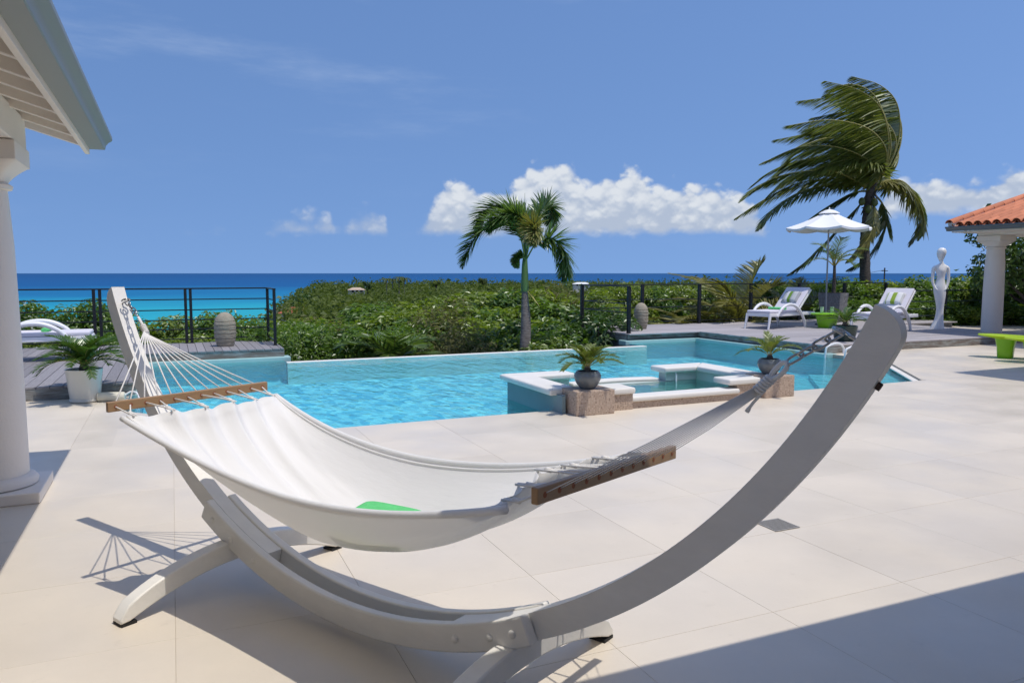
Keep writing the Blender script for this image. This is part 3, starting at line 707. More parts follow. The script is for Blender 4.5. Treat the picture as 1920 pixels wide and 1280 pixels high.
def stand():
    s = empty('hammock_stand', ST, ST_ANG, label='white curved wooden hammock stand on two crossed feet', cat='hammock stand')
    tip = math.asin(2.01/RAD)
    for sg in (-1, 1):
        arc_strip(sg*math.asin(.58/RAD), sg*tip, .047, .072, tip=1).build('arm', WHITEW, s, bevel=.007, smooth=35, seg=3)
    for sg in (-1, 1):
        arc_strip(-math.asin(1.03/RAD), math.asin(.94/RAD), .052, .044, tcen=sg*.0605).build('side_rail', WHITEW, s, bevel=.008, smooth=35, seg=3)
    # arched feet
    for x, L in ((-.85, 1.2), (.85, 1.2)):
        prof = []; n = 30; rings = []
        for i in range(n+1):
            y = -L/2 + L*i/n; k = 1 - (2*abs(y)/L)**2
            zb = max(.012, .012 + .135*max(0, k - .10)); zt = .060 + .165*k**.85
            e = max(0, (abs(y) - (L/2 - .05))/.05); zt -= .028*e*e
            rings.append([(x - .038, y, zb), (x + .038, y, zb), (x + .038, y, zt), (x - .038, y, zt)])
        m = MB(); m.loft(rings); f = m.build('foot', WHITEW, s, bevel=.007, smooth=35, seg=2)
        for sg in (-1, 1):
            m = MB(); m.box(x - .037, x + .037, *sorted((sg*(L/2 - .07), sg*(L/2 - .003))), 0, .0125); m.build('rubber_pad', BLACKR, f)
    for sx in (-.95, -.80, -.62, .62, .78, .88):
        for sg in (-1, 1):
            z = arc(sx); m = MB()
            m.loft([[(sx + r*math.cos(2*math.pi*i/14), sg*(.0822 + d), z + r*math.sin(2*math.pi*i/14)) for i in range(14)] for r, d in ((.015, 0), (.0145, .004), (.010, .0075), (.003, .009))])
            m.build('bolt', WHITEW, s, smooth=60)
    for sg in (-1, 1):     # back plate nut behind the tip
        th = sg*math.asin(1.93/RAD); r = RAD + .047
        m = MB(); p = Vector((r*math.sin(th), 0, Z0 + RAD - r*math.cos(th))); d = Vector((math.sin(th), 0, -math.cos(th)))
        m.tube([p, p + d*.012], .011, 6); m.build('nut', material('rusty_steel', (.06, .035, .028), rough=.7), s)
    return s
stand()

def link_path(L, w, n=6):
    pts = []; h = L/2 - w
    for i in range(n+1): a = -math.pi/2 + math.pi*i/n; pts.append((h + w*math.cos(a), w*math.sin(a), 0))
    for i in range(n+1): a = math.pi/2 + math.pi*i/n; pts.append((-h + w*math.cos(a), w*math.sin(a), 0))
    return pts
def hammock():
    h = empty('hammock', (ST[0], ST[1], 0), ST_ANG, label='white canvas hammock with wooden spreader bars and cotton ropes', cat='hammock')
    SB, HB, NH = 1.22, .43, 12
    # cloth
    NU, NV = 110, 96; vs = []; fs = []; tabs = 6
    def surf(u, v):
        av = abs(v); au = abs(u)
        end = 1.095 - .105*(1 - v*v)**1.2 + .018*math.cos(math.pi*tabs*(v+1)) * (1 if True else 0)
        s = u*end
        hw = .415 - .045*(1 - u*u)
        rim = .675 + .172*abs(u)**1.9
        belly = .255*(1 - u*u)**.55 * (1 if u > -2 else 1) + .035*(1-abs(u))
        prof = (1 - av**2.3)
        t = v*hw*(1 + .03*math.sin(3*u))
        z = rim - belly*prof
        # lengthwise gathers that fade towards the middle
        z += .006*abs(u)**1.5*math.sin(v*math.pi*tabs + .6)*prof + .009*math.sin(v*7.3 + u*2.1)*math.sin(u*2.3 + v*3)*prof
        z += .006*math.sin(v*19 + u*1.3)*(abs(u)**.7)*prof
        for k_ in range(tabs):
            vk = (-1 + (2*k_ + 1)/tabs)*1.04*(.50 + .50*au)
            z += .011*au**.8*(1 - .35*math.sin(2.2*u + k_*1.7))*math.exp(-((v - vk)/.036)**2)*prof
        return (s, t, z)
    for i in range(NU+1):
        for j in range(NV+1): vs.append(surf(-1 + 2*i/NU, -1 + 2*j/NV))
    for i in range(NU):
        for j in range(NV):
            a = i*(NV+1) + j; fs.append((a, a+NV+1, a+NV+2, a+1))
    m = MB(); m.add(vs, fs); cl = m.build('cloth', 'canvas', h, smooth=180)
    sol = cl.modifiers.new('thick', 'SOLIDIFY'); sol.thickness = .003
    for v in (-1, 1):
        m = MB(); m.tube([Vector(surf(-1 + 2*i/60, v)) + Vector((0, 0, -.008)) for i in range(61)], .013, 10); m.build('hem', 'canvas', cl, smooth=180)
        m = MB(); m.tube([Vector(surf(-1 + 2*i/60, v*.955)) + Vector((0, 0, .002)) for i in range(61)], .0055, 6); m.build('seam', 'canvas', cl, smooth=180)
    for sg in (-1, 1):
        bz = lambda t_: .88 - (.045*t_ if sg > 0 else 0.0)
        bar = MB(); bar.box(sg*SB - .0115, sg*SB + .0115, -HB, HB, -.024, .024, Matrix(((1, 0, 0, 0), (0, 1, 0, 0), (0, -.045 if sg > 0 else 0, 1, .88), (0, 0, 0, 1))))
        b = bar.build('spreader_bar', BAR, h, bevel=.004)
        hs = [(-HB + .035 + (2*HB - .07)*k/(NH-1)) for k in range(NH)]
        for t in hs:
            m = MB(); m.loft([[(sg*SB + e, t + .009*math.cos(2*math.pi*i/10), bz(t) + .009*math.sin(2*math.pi*i/10)) for i in range(10)] for e in (-.0122, .0122)]); m.build('rope_hole', material('bare_wood_hole', (.30, .10, .04), rough=.8), b)
        K0 = Vector((sg*1.668, 0, 1.176)); K1 = Vector((sg*1.722, 0, 1.232))
        for i, t in enumerate(hs):
            e = K0 + Vector((0, (i - 5.5)*.0022, (i - 5.5)*-.0022)); q = Vector((sg*(SB + .004), t, bz(t))); md = (e + q)/2 + Vector((0, 0, -.006))
            m = MB(); m.tube([e, md, q], .0036 if sg < 0 else .0015, 6); m.build('rope', ROPE, h, smooth=180)
        # ends below the bar: pairs tied to the tabs of the cloth
        for k in range(tabs):
            a, bb = hs[2*k], hs[2*k+1]; v = -1 + (2*k + 1)/tabs
            v = max(-.965, min(.965, v*1.08)); ed = Vector(surf(sg*1.0, v)); J = ed + Vector((sg*.045, 0, .008))
            m = MB(); m.tube([Vector((sg*(SB - .004), a, bz(a))), J + Vector((sg*.01, -.006, 0)), ed + Vector((-sg*.006, -.006, .002))], .0042, 6)
            m.tube([Vector((sg*(SB - .004), bb, bz(bb))), J + Vector((sg*.01, .006, 0)), ed + Vector((-sg*.006, .006, .002))], .0042, 6)
            m.tube([J + Vector((sg*.012, 0, 0)), J + Vector((-sg*.012, 0, 0))], .0085, 8); m.build('end_rope', ROPE, h, smooth=180)
        # whipped rope neck and eye
        d = (K1 - K0); dn = d.normalized(); side = Vector((0, 1, 0)); nn_ = dn.cross(side); A0 = K1 + dn*.036
        m = MB(); m.tube([K0 + dn*(.058*i/90) + (side*math.cos(i*.42) + nn_*math.sin(i*.42))*.0125 for i in range(91)], .0042, 7); m.build('whipping', ROPE, h, smooth=180)
        m = MB(); m.tube([K0, K0 + dn*.055], .010, 10); m.build('rope_core', ROPE, h, smooth=180)
        m = MB(); C0 = (K0 + dn*.05 + A0)/2; hl = (A0 - K0 - dn*.05).length/2
        m.tube([C0 + dn*hl*math.cos(a) + (nn_*.8 + side*.6)*.0145*math.sin(a)*(1 + .25*math.cos(a)) for a in np.linspace(0, 2*math.pi, 25)[:-1]], .0068, 9, closed=True); m.build('eye_loop', ROPE, h, smooth=180)
        m = MB(); m.tube(catmull([K0 + dn*.02 + nn_*-.012, K0 + Vector((-sg*.012, .006, -.035)), K0 + Vector((-sg*.030, .008, -.062))], 8), [.0045]*6 + [.0065, .007], 7); m.build('rope_tail', ROPE, h, smooth=180)
        # chain up to the hook in the arm
        A = K1 + dn*.042; th = math.asin(1.965/RAD); ri = RAD - .047; B = Vector((sg*ri*math.sin(th), 0, Z0 + RAD - ri*math.cos(th)))
        nrm = Vector((-sg*math.sin(th), 0, math.cos(th))); Hk = B + nrm*.045
        ch = empty('chain', A, parent=h); n = 4; dirn = Hk - A; L = dirn.length/n
        base = MB(); base.tube(link_path(L*1.28, .0115), .0036, 8, closed=True)
        lk = None
        for k in range(n):
            if lk is None: lk = base.build('link', CHROME, ch, smooth=180); o = lk
            else: o = link_copy(lk, ch)
            X = dirn.normalized(); Yv = Vector((0, 1, 0)); Zv = X.cross(Yv); ang = R(45 + 90*(k % 2)) + .2*(k % 3)
            Y2 = Yv*math.cos(ang) + Zv*math.sin(ang); Z2 = X.cross(Y2)
            M = Matrix((( X.x, Y2.x, Z2.x), (X.y, Y2.y, Z2.y), (X.z, Y2.z, Z2.z)))
            o.rotation_euler = M.to_euler(); o.location = dirn*((k + .5)/n)
        m = MB(); m.tube([B - nrm*.01, B + nrm*.02] + [B + nrm*(.045 - .022*math.cos(a)) + Vector((0, .020*math.sin(a), 0)) for a in np.linspace(0, 5.3, 14)], .0042, 8); m.build('hook', CHROME, h, smooth=180)
hammock()
# bright green cushion in the hollow of the cloth
def cushion_mesh(lx, ly, th, n=14):
    m = MB(); vs = []; fs = []
    for sgn in (1, -1):
        k = len(vs)
        for i in range(n+1):
            for j in range(n+1):
                u, v = -1 + 2*i/n, -1 + 2*j/n; pin = 1 - .07*(1 - abs(u)**2)*abs(v)**4 - 0
                x = u*lx/2*(1 - .06*(1 - u*u)*0)*(1 - .05*(1-abs(v)**2)*abs(u)**6); y = v*ly/2*(1 - .05*(1 - abs(u)**2)*abs(v)**6)
                z = sgn*th/2*((1 - u**4)*(1 - v**4))**.5; vs.append((x, y, z))
        for i in range(n):
            for j in range(n):
                a = k + i*(n+1) + j; q = (a, a+n+1, a+n+2, a+1); fs.append(q if sgn > 0 else q[::-1])
    m.add(vs, fs); return m
o = cushion_mesh(.31, .22, .07).build('green_cushion', TOWEL, smooth=60, label='bright green cushion lying in the hollow of the hammock', cat='cushion')
pc = Vector((ST[0], ST[1], 0)) + Vector((AX.x, AX.y, 0))*.30 + Vector((-AX.y, AX.x, 0))*(-.13)
o.location = (pc.x, pc.y, .572); o.rotation_euler = (0.1, 0.03, ST_ANG + .2)

# ================================================================== FLOOR DRAIN
dr = empty('floor_drain', (3.255, 3.42, 0), label='square slotted metal drain set in the patio tiles', cat='drain')
m = MB(); m.box(-.09, .09, -.085, .085, .0006, .0022); m.build('pan', HOLE, dr)
for k in range(11):
    y = -.08 + k*.016; m = MB(); m.box(-.085, .085, y - .0045, y + .0045, .0024, .0042); m.build('bar', material('drain_steel', (.30, .285, .26), rough=.5), dr)
m = MB()
for b in ((-.092, -.084, -.09, .09), (.084, .092, -.09, .09), (-.083, .083, -.09, -.083), (-.083, .083, .083, .09)): m.box(*b, .0024, .0046)
m.build('frame', material('drain_steel', (.26, .25, .235)), dr)

# ================================================================== RAILINGS
def railing(name, label, runs, zt, zb, rods, rodmat, post_at, pw=.036):
    r = empty(name, (runs[0][0][0], runs[0][0][1], zb), label=label, cat='railing', group='black steel railings'); O = Vector((runs[0][0][0], runs[0][0][1], zb))
    for (a, b) in runs:
        a = Vector((*a, 0)) - Vector((O.x, O.y, 0)); b = Vector((*b, 0)) - Vector((O.x, O.y, 0)); d = (b-a); L = d.length; ang = math.atan2(d.y, d.x)
        M = Matrix.Translation(a) @ Matrix.Rotation(ang, 4, 'Z')
        m = MB(); m.box(-.02, L + .02, -.03, .03, zt - zb - .026, zt - zb, M); m.build('handrail', STEEL, r, bevel=.003)
        for z in rods:
            m = MB(); m.tube([M @ Vector((0, 0, z)), M @ Vector((L, 0, z))], .011, 6); m.build('rod', rodmat, r)
        m = MB(); m.box(0, L, -.012, .012, .075, .095, M); m.build('bottom_rail', STEEL, r)
    for p in post_at:
        q = Vector((*p, 0)) - Vector((O.x, O.y, 0))
        m = MB(); m.box(q.x - pw, q.x + pw, q.y - pw, q.y + pw, 0, zt - zb - .0265); m.box(q.x - .05, q.x + .05, q.y - .05, q.y + .05, 0, .008); m.build('post', STEEL, r, bevel=.002)
railing('railing', 'black railing with grey rods on the left deck facing the sea', [((-6.1, 15.85), (1.72, 15.85)), ((1.72, 15.85), (1.72, 14.75))], DZ + 1.06, DZ, (.27, .45, .64, .84), STEEL,
        [(-5.6, 15.85), (-4.3, 15.85), (-2.9, 15.85), (-1.32, 15.85), (-1.22, 15.85), (.22, 15.85), (.31, 15.85), (1.72, 15.85), (1.72, 14.75)], pw=.026)
railing('railing', 'black railing behind the loungers on the right deck', [((9.28, 14.47), (9.28, 16.6)), ((9.28, 16.6), (19.8, 16.6))], DZ + 1.06, DZ, (.46, .66), STEEL,
        [(9.28, 14.47), (9.28, 16.6), (11.05, 16.6), (12.85, 16.6), (14.6, 16.6), (16.35, 16.6), (18.1, 16.6), (19.8, 16.6)])
railing('railing', 'low black railing behind the white statue and pavilion column', [((18.4, 15.0), (25, 15.0))], 1.02, 0.0, (.3, .5, .7), STEEL, [(18.4, 15.0), (20.3, 15.0), (22.2, 15.0), (24.1, 15.0)])

# ================================================================== VEGETATION
def frond(path, n_pairs, lmax, width, wind=(0, 0, 0), angle=55, droop=.35, start=.18, rk=.016, vee=25, plume=False, profile=None, tintbase=.5, segs=3, jit=.10, ajit=7):
    """pinnate leaf: tapered rachis and separate leaflets, in local coordinates -> (rachis MB, leaflets MB)"""
    pts = catmull(path, 26); rm = MB(); rm.tube(pts, [rk*(1 - .85*i/25) for i in range(26)], 5)
    lm = MB(); tint = []; wind = Vector(wind); m = len(pts)
    for k in range(n_pairs):
        u = start + (1-start)*(k + .5)/n_pairs; f = u*(m-1); i = min(int(f), m-2); p = pts[i].lerp(pts[i+1], f - i); tn = (pts[i+1] - pts[i]).normalized()
        side = tn.cross(Vector((0, 0, 1)))
        if side.length < .05: side = Vector((1, 0, 0))
        side.normalize(); nr = side.cross(tn).normalized()
        w = (math.sin(math.pi*min(1, (u-start)/(1-start)*.86 + .13)))**.7 if profile is None else profile((u-start)/(1-start))
        for sg in (-1, 1):
            L = lmax*w*random.uniform(1-jit, 1+jit); a = R(angle*(1 - .45*u) + random.uniform(-ajit, ajit)); v = R(vee + random.uniform(-8, 8) if not plume else random.uniform(-75, 85))
            d = tn*math.cos(a) + (side*sg*math.cos(v) + nr*math.sin(v))*math.sin(a); d = (d + wind*random.uniform(.75, 1.25)).normalized()
            wd = d.cross(nr*.9 + Vector((random.uniform(-.4, .4), random.uniform(-.4, .4), 0))); wd = wd.normalized() if wd.length > .05 else side
            q = p.copy(); base = len(lm.v); tv = max(0, min(1, tintbase + random.uniform(-.3, .3)))
            for s_ in range(segs+1):
                t = s_/segs; ww = width*(.55 + 1.2*t - 1.7*t*t) if s_ < segs else .0
                ww = max(ww, width*.04)
                lm.v += [tuple(q - wd*ww/2), tuple(q + wd*ww/2)]; tint += [tv, tv]
                if s_ < segs: lm.f.append((base + 2*s_, base + 2*s_ + 1, base + 2*s_ + 3, base + 2*s_ + 2))
                d = (d + Vector((0, 0, -droop/segs*(t + .35))) + wind*.18/segs).normalized(); q = q + d*L/segs
    lm.tint = tint; return rm, lm
def add_frond(parent, mat, name='frond', rmat=None, **kw):
    rm, lm = frond(**kw); lf = lm.build(name, mat, parent); rm.build('rachis', rmat or RACHIS, lf, smooth=180); return lf

def potted_cycad(name, loc, rz, label, pot, potmat, scale, n, L, lmat, rise, seed, cat='potted plant', soil_z=.30, leaf=.075, lw=.012, pairs=30, group=None):
    random.seed(seed)
    r = empty(name, loc, rz, label=label, cat=cat, group=group)
    m = MB(); m.lathe(pot, 36); m.build('pot', potmat, r, smooth=40)
    sr = [p[0] for p in pot if abs(p[1] - soil_z) < .05]; rad = (max(p[0] for p in pot)*.80)
    m = MB(); m.lathe([(.001, soil_z + .012), (rad*.5, soil_z + .008), (rad, soil_z)], 24, cap=False); m.f = [f[::-1] for f in m.f]; m.build('soil', SOIL, r, smooth=60)
    m = MB(); m.lathe([(.05*scale, soil_z - .01), (.055*scale, soil_z + .06*scale), (.035*scale, soil_z + .11*scale), (.005, soil_z + .12*scale)], 12); m.build('stem', BARKC, r, smooth=60)
    for k in range(n):
        a = 2*math.pi*k*.381966 + random.uniform(-.15, .15); e = rise(k/(n-1)); l = L*random.uniform(.85, 1.1)*(1 - .15*(k/(n-1)))
        c, s = math.cos(a), math.sin(a); z0 = soil_z + .10*scale; path = []
        x, z, ang = .02*scale, z0, e
        for i in range(6):
            path.append((x*c, x*s, z)); x += math.cos(ang)*l/5; z += math.sin(ang)*l/5; ang -= R(11 + 7*random.random())
        add_frond(r, lmat, path=path, n_pairs=pairs, lmax=leaf, width=lw, angle=62, droop=.12, start=.12, rk=.006*scale, vee=18, tintbase=.35 + .4*(k/(n-1)), segs=2, profile=lambda u: min(1, .45 + 2.2*u)*(1 - .55*u**3))
    return r
pot_tall = [(.001, 0), (.150, 0), (.168, .012), (.172, .03), (.160, .04), (.175, .16), (.196, .37), (.200, .385), (.184, .385), (.176, .33), (.001, .33)]
potted_cycad('potted_cycad', (-.98, 10.14, 0), .3, 'cycad with arching dark fronds in a white pot beside the left deck', pot_tall, POTW, 1.0, 28, .60, CYCAD, lambda t: R(18 + 62*t), 11, soil_z=.335, leaf=.14, lw=.021, pairs=34)
bowl = [(.001, 0), (.075, 0), (.085, .012), (.120, .055), (.145, .11), (.146, .145), (.130, .178), (.114, .192), (.104, .190), (.11, .165), (.001, .15)]
potted_cycad('potted_cycad', (4.055, 7.12, .262), 1.1, 'small cycad in a grey round pot on the left spa pedestal', bowl, GLAZE, .7, 15, .42, CYCADL, lambda t: R(24 + 60*t), 5, soil_z=.165, leaf=.11, lw=.026, pairs=22)
potted_cycad('potted_cycad', (6.69, 7.24, .262), 2.3, 'small cycad in a grey round pot on the right spa pedestal', bowl, GLAZE, .7, 11, .42, CYCADL, lambda t: R(26 + 56*t), 21, soil_z=.165, leaf=.10, lw=.022, pairs=22)
pot_d = [(.001, 0), (.16, 0), (.19, .04), (.23, .2), (.24, .3), (.225, .31), (.21, .27), (.001, .26)]
potted_cycad('potted_cycad', (12.15, 11.1, DZ), .8, 'dark cycad in a green-grey pot at the deck corner behind the stand', pot_d, material('dark_green_glaze', (.03, .055, .045), rough=.25), 1.0, 16, .52, CYCAD, lambda t: R(15 + 62*t), 31, soil_z=.265, leaf=.12, lw=.02, pairs=22)

# ---- leafy shrubs
def crown_points(n, lobes, fill=.5):
    """random points in a lumpy crown: lobes = [(centre, radii)]"""
    L = np.array([l[0] for l in lobes]); Rr = np.array([l[1] for l in lobes]); vol = Rr.prod(1)**.75; pick = rng.choice(len(lobes), n, p=vol/vol.sum())
    d = rng.normal(size=(n, 3)); d /= np.linalg.norm(d, axis=1)[:, None]; rad = (1 - fill*rng.random(n)**1.6)
    return L[pick] + d*Rr[pick]*rad[:, None], d
def leaves_mesh(pts, dirs, size, aspect=.5, updir=.5, fold=True):
    n = len(pts); nr = dirs*.8 + rng.normal(size=(n, 3))*.55 + np.array([0, 0, updir]); nr /= np.linalg.norm(nr, axis=1)[:, None]
    ax = rng.normal(size=(n, 3)) + dirs*.5 + np.array([0, 0, -.15]); ax -= nr*(ax*nr).sum(1)[:, None]; ax /= np.linalg.norm(ax, axis=1)[:, None]
    sd = np.cross(nr, ax); s = size*(.6 + .8*rng.random(n))[:, None]
    p0 = pts - ax*s*.5; p1 = pts + sd*s*aspect*.5 + nr*s*.10; p2 = pts + ax*s*.5 - nr*s*.06; p3 = pts - sd*s*aspect*.5 + nr*s*.10
    v = np.stack([p0, p1, p2, p3], 1).reshape(-1, 3); idx = np.arange(n)*4
    f = np.concatenate([np.stack([idx, idx+1, idx+2], 1), np.stack([idx, idx+2, idx+3], 1)])
    t = np.repeat(np.clip(rng.normal(.5, .26, n), 0, 1), 4); return v, f, t
def np_mesh(name, v, f, t, mat, parent=None, kind=None, loc=None):
    me = bpy.data.meshes.new(name); me.from_pydata(v.tolist(), [], f.tolist()); me.update()
    a = me.attributes.new('tint', 'FLOAT', 'POINT'); a.data.foreach_set('value', t.astype(np.float32))
    me.materials.append(mat); o = bpy.data.objects.new(name, me); col.objects.link(o)
    if parent: o.parent = parent
    if loc is not None: o.location = loc
    return tag(o, kind=kind)
PARK = []
def make_shrub(name, mat, leaf, n, seed, flowers=0, aspect=.5, lobes_n=9, fill=.55):
    """unit shrub: about 2 m wide and 2 m tall, base at 0"""
    global rng; rng = np.random.default_rng(seed); random.seed(seed)
    lobes = [((0, 0, 1.0), (.62, .62, .85))]
    for k in range(lobes_n):
        a = 2*math.pi*k/lobes_n + random.uniform(-.3, .3); rr_ = random.uniform(.35, .72); z = random.uniform(.35, 1.55)
        s = random.uniform(.26, .46); lobes.append(((rr_*math.cos(a), rr_*math.sin(a), z), (s, s, s*random.uniform(.8, 1.15))))
    root = empty(name, (0, 0, -50)); p, d = crown_points(int(n*.95), lobes, fill); v, f, t = leaves_mesh(p, d, leaf*1.08, aspect, 1.15)
    np_mesh('foliage', v, f, t, mat, root, 'stuff')
    m = MB()
    for k in range(7):
        c = lobes[1 + k % lobes_n][0]; m.tube([(random.uniform(-.1, .1), random.uniform(-.1, .1), 0), (c[0]*.4, c[1]*.4, c[2]*.6), (c[0]*.95, c[1]*.95, c[2]*1.15)], [.03, .02, .006], 5)
    for k in range(26):
        i = random.randrange(len(p)); q = Vector(p[i])*1.06; m.tube([Vector((q.x*.5, q.y*.5, q.z*.7)), q], [.008, .003], 4)
    m.build('stems', TWIG, root)
    if flowers:
        i = rng.choice(len(p), flowers); fp = p[i] + d[i]*.06; v, f, t = leaves_mesh(np.repeat(fp, 5, 0) + rng.normal(size=(flowers*5, 3))*.02, np.repeat(d[i], 5, 0), .055, .75)
        np_mesh('flowers', v, f, t, FLOWER, root, 'stuff')
    PARK.append(root); return root
NEAR = dict(A=make_shrub('leafy_shrub', LEAF_A, .125, 4200, 101), B=make_shrub('leafy_shrub', LEAF_B, .13, 3800, 102), C=make_shrub('dry_shrub', LEAF_C, .10, 3400, 103, aspect=.28), D=make_shrub('dark_shrub', LEAF_D, .12, 4400, 104),
            E=make_shrub('leafy_shrub', LEAF_A, .11, 4400, 105), F=make_shrub('flowering_shrub', LEAF_A, .10, 4200, 106, flowers=70, aspect=.34), G=make_shrub('leafy_shrub', LEAF_B, .11, 4000, 107))
ORD = 'first second third fourth fifth sixth seventh eighth ninth tenth eleventh twelfth thirteenth fourteenth fifteenth sixteenth seventeenth eighteenth'.split(); SEQ = {}
LAB = dict(A='round leafed green shrub', B='yellow-green leafy shrub', C='dry olive shrub', D='dark green dense shrub', E='mid green leafy shrub', F='shrub with small white flowers', G='light green leafy shrub')
def place(kind, u, ytop, depth, width, group, where, ground=None, yb=None):
    top = at(u, ytop, depth); p = (u-960)/F_PX*depth
    z0 = hill_z(p, depth) if ground is None else ground
    o = copy_tree(NEAR[kind]); h = top.z - z0
    o.location = (top.x, top.y, z0); o.rotation_euler = (0, 0, random.uniform(0, 6.28)); o.scale = (width/2, width/2*random.uniform(.9, 1.1), h/2.0)
    k_ = SEQ.get(where, 0); SEQ[where] = k_ + 1
    return tag(o, LAB[kind] + ', ' + ORD[k_] + ' from left ' + where, 'shrub', group)
random.seed(3)
def sky_line(u): return float(np.interp(u, [500, 530, 620, 700, 745, 800, 860, 960, 1110, 1200], [598, 594, 590, 582, 566, 545, 538, 535, 535, 533]))
def front(u): return float(np.interp(u, [500, 545, 600, 650, 720, 790, 850, 930, 1000, 1060, 1120], [592, 596, 606, 598, 612, 606, 600, 612, 618, 588, 575]))
seqs = ['AEFDAECFDGEABDEC', 'AECBEACGDBEAGDB', 'CEBAGCBEGABECBG', 'BGCEBGBAGCBEG']
for row, (dep, step, wd) in enumerate(((17.6, 50, 1.8), (20.0, 56, 2.3), (23.0, 55, 2.7), (27.0, 58, 3.2))):
    k = 0; u = 508 + 17*row
    while u < 1128:
        f = row/3; yt = front(u)*(1-f) + sky_line(u)*f + random.uniform(-7, 7)
        kd = seqs[row][k % len(seqs[row])]
        if 800 < u < 900 and row < 2: kd = 'C'
        if 1040 < u < 1120 and row < 3: kd = 'D'
        place(kd, u, yt, dep + random.uniform(-.6, .6), wd*random.uniform(.9, 1.25), 'thicket past the overflow edge', 'in the ' + ('front', 'second', 'third', 'back')[row] + ' row past the overflow edge'); k += 1; u += step*random.uniform(.85, 1.15)
# behind the left railing
k = 0; u = -60
while u < 530:
    yt = float(np.interp(u, [0, 50, 110, 160, 220, 280, 400, 530], [556, 556, 552, 566, 578, 581, 580, 580])) + random.uniform(-4, 4)
    place('AEFEAFG'[k % 7], u, yt, 16.6 + random.uniform(0, .6) - (530-u)*.0018, 1.7, 'hedge behind the left railing', 'behind the left deck railing', ground=-1.0); k += 1; u += 62
k = 0; u = -40
while u < 520:
    place('FGFE'[k % 4], u, 615 + random.uniform(-8, 8), 15.7 - (530-u)*.0018, 1.5, 'low flowering shrubs under the left railing', 'low under the left deck railing', ground=-1.0); k += 1; u += 75
# behind the right railing, dense hedge towards the pavilion
k = 0; u = 1128
while u < 1600:
    yt = 524 + random.uniform(-6, 6)
    place('BGAGBEGA'[k % 8], u, yt, 23.8 + (u-1128)*.006 + random.uniform(-.3, .5), 2.0, 'hedge behind the right railing', 'behind the right deck railing', ground=-1.2); k += 1; u += 46
k = 0; u = 1150
while u < 1560:
    place('GBAB'[k % 4], u, 560 + random.uniform(-8, 8), 23.0 + (u-1128)*.0065, 1.6, 'low shrubs under the right railing', 'low under the right deck railing', ground=-1.2); k += 1; u += 60
k = 0; u = 1570
while u < 1990:
    yt = float(np.interp(u, [1570, 1640, 1720, 1780, 1840, 1900, 2000], [522, 511, 509, 513, 506, 494, 484])) + random.uniform(-4, 4)
    place('AEBAEGA'[k % 7], u, yt, 23.2 + random.uniform(-.2, .5), 2.1, 'tall hedge behind the statue', 'in the tall hedge behind the statue', ground=-1.0)
    place('EABEAG'[k % 6], u + 18, 560 + random.uniform(-8, 8), 22.4, 1.9, 'tall hedge behind the statue', 'low in the tall hedge behind the statue', ground=-.4); k += 1; u += 44
# broad leafed tree behind the pavilion
def leafy_tree(name, label, base, h, rad, mat, leaf, n, seed, group=None, trunk=.16):
    global rng; rng = np.random.default_rng(seed); random.seed(seed)
    t = empty(name, base, label=label, cat='tree', group=group); lobes = []
    for k in range(11):
        a = k*2.4; r_ = rad*random.uniform(.25, .75); z = h*random.uniform(.42, .88); s = rad*random.uniform(.3, .48); lobes.append(((r_*math.cos(a), r_*math.sin(a), z), (s, s, s*.85)))
    p, d = crown_points(n, lobes, .6); v, f, tt = leaves_mesh(p, d, leaf, .5); np_mesh('crown', v, f, tt, mat, t, 'stuff')
    m = MB(); m.tube([(0, 0, 0), (.05, .03, h*.3), (0, .05, h*.55)], [trunk, trunk*.8, trunk*.5], 9)
    for l in lobes: c = l[0]; m.tube([(0, 0, h*.28), (c[0]*.45, c[1]*.45, c[2]*.75), c], [trunk*.45, trunk*.25, .02], 6)
    m.build('trunk', TIMBER, t, smooth=60); return t
q = at(1935, 600, 21.5); leafy_tree('leafy_tree', 'dark broad-leafed tree behind the pavilion column at the right edge', (q.x, q.y, -.6), 4.2, 1.75, LEAF_D, .16, 6500, 55)

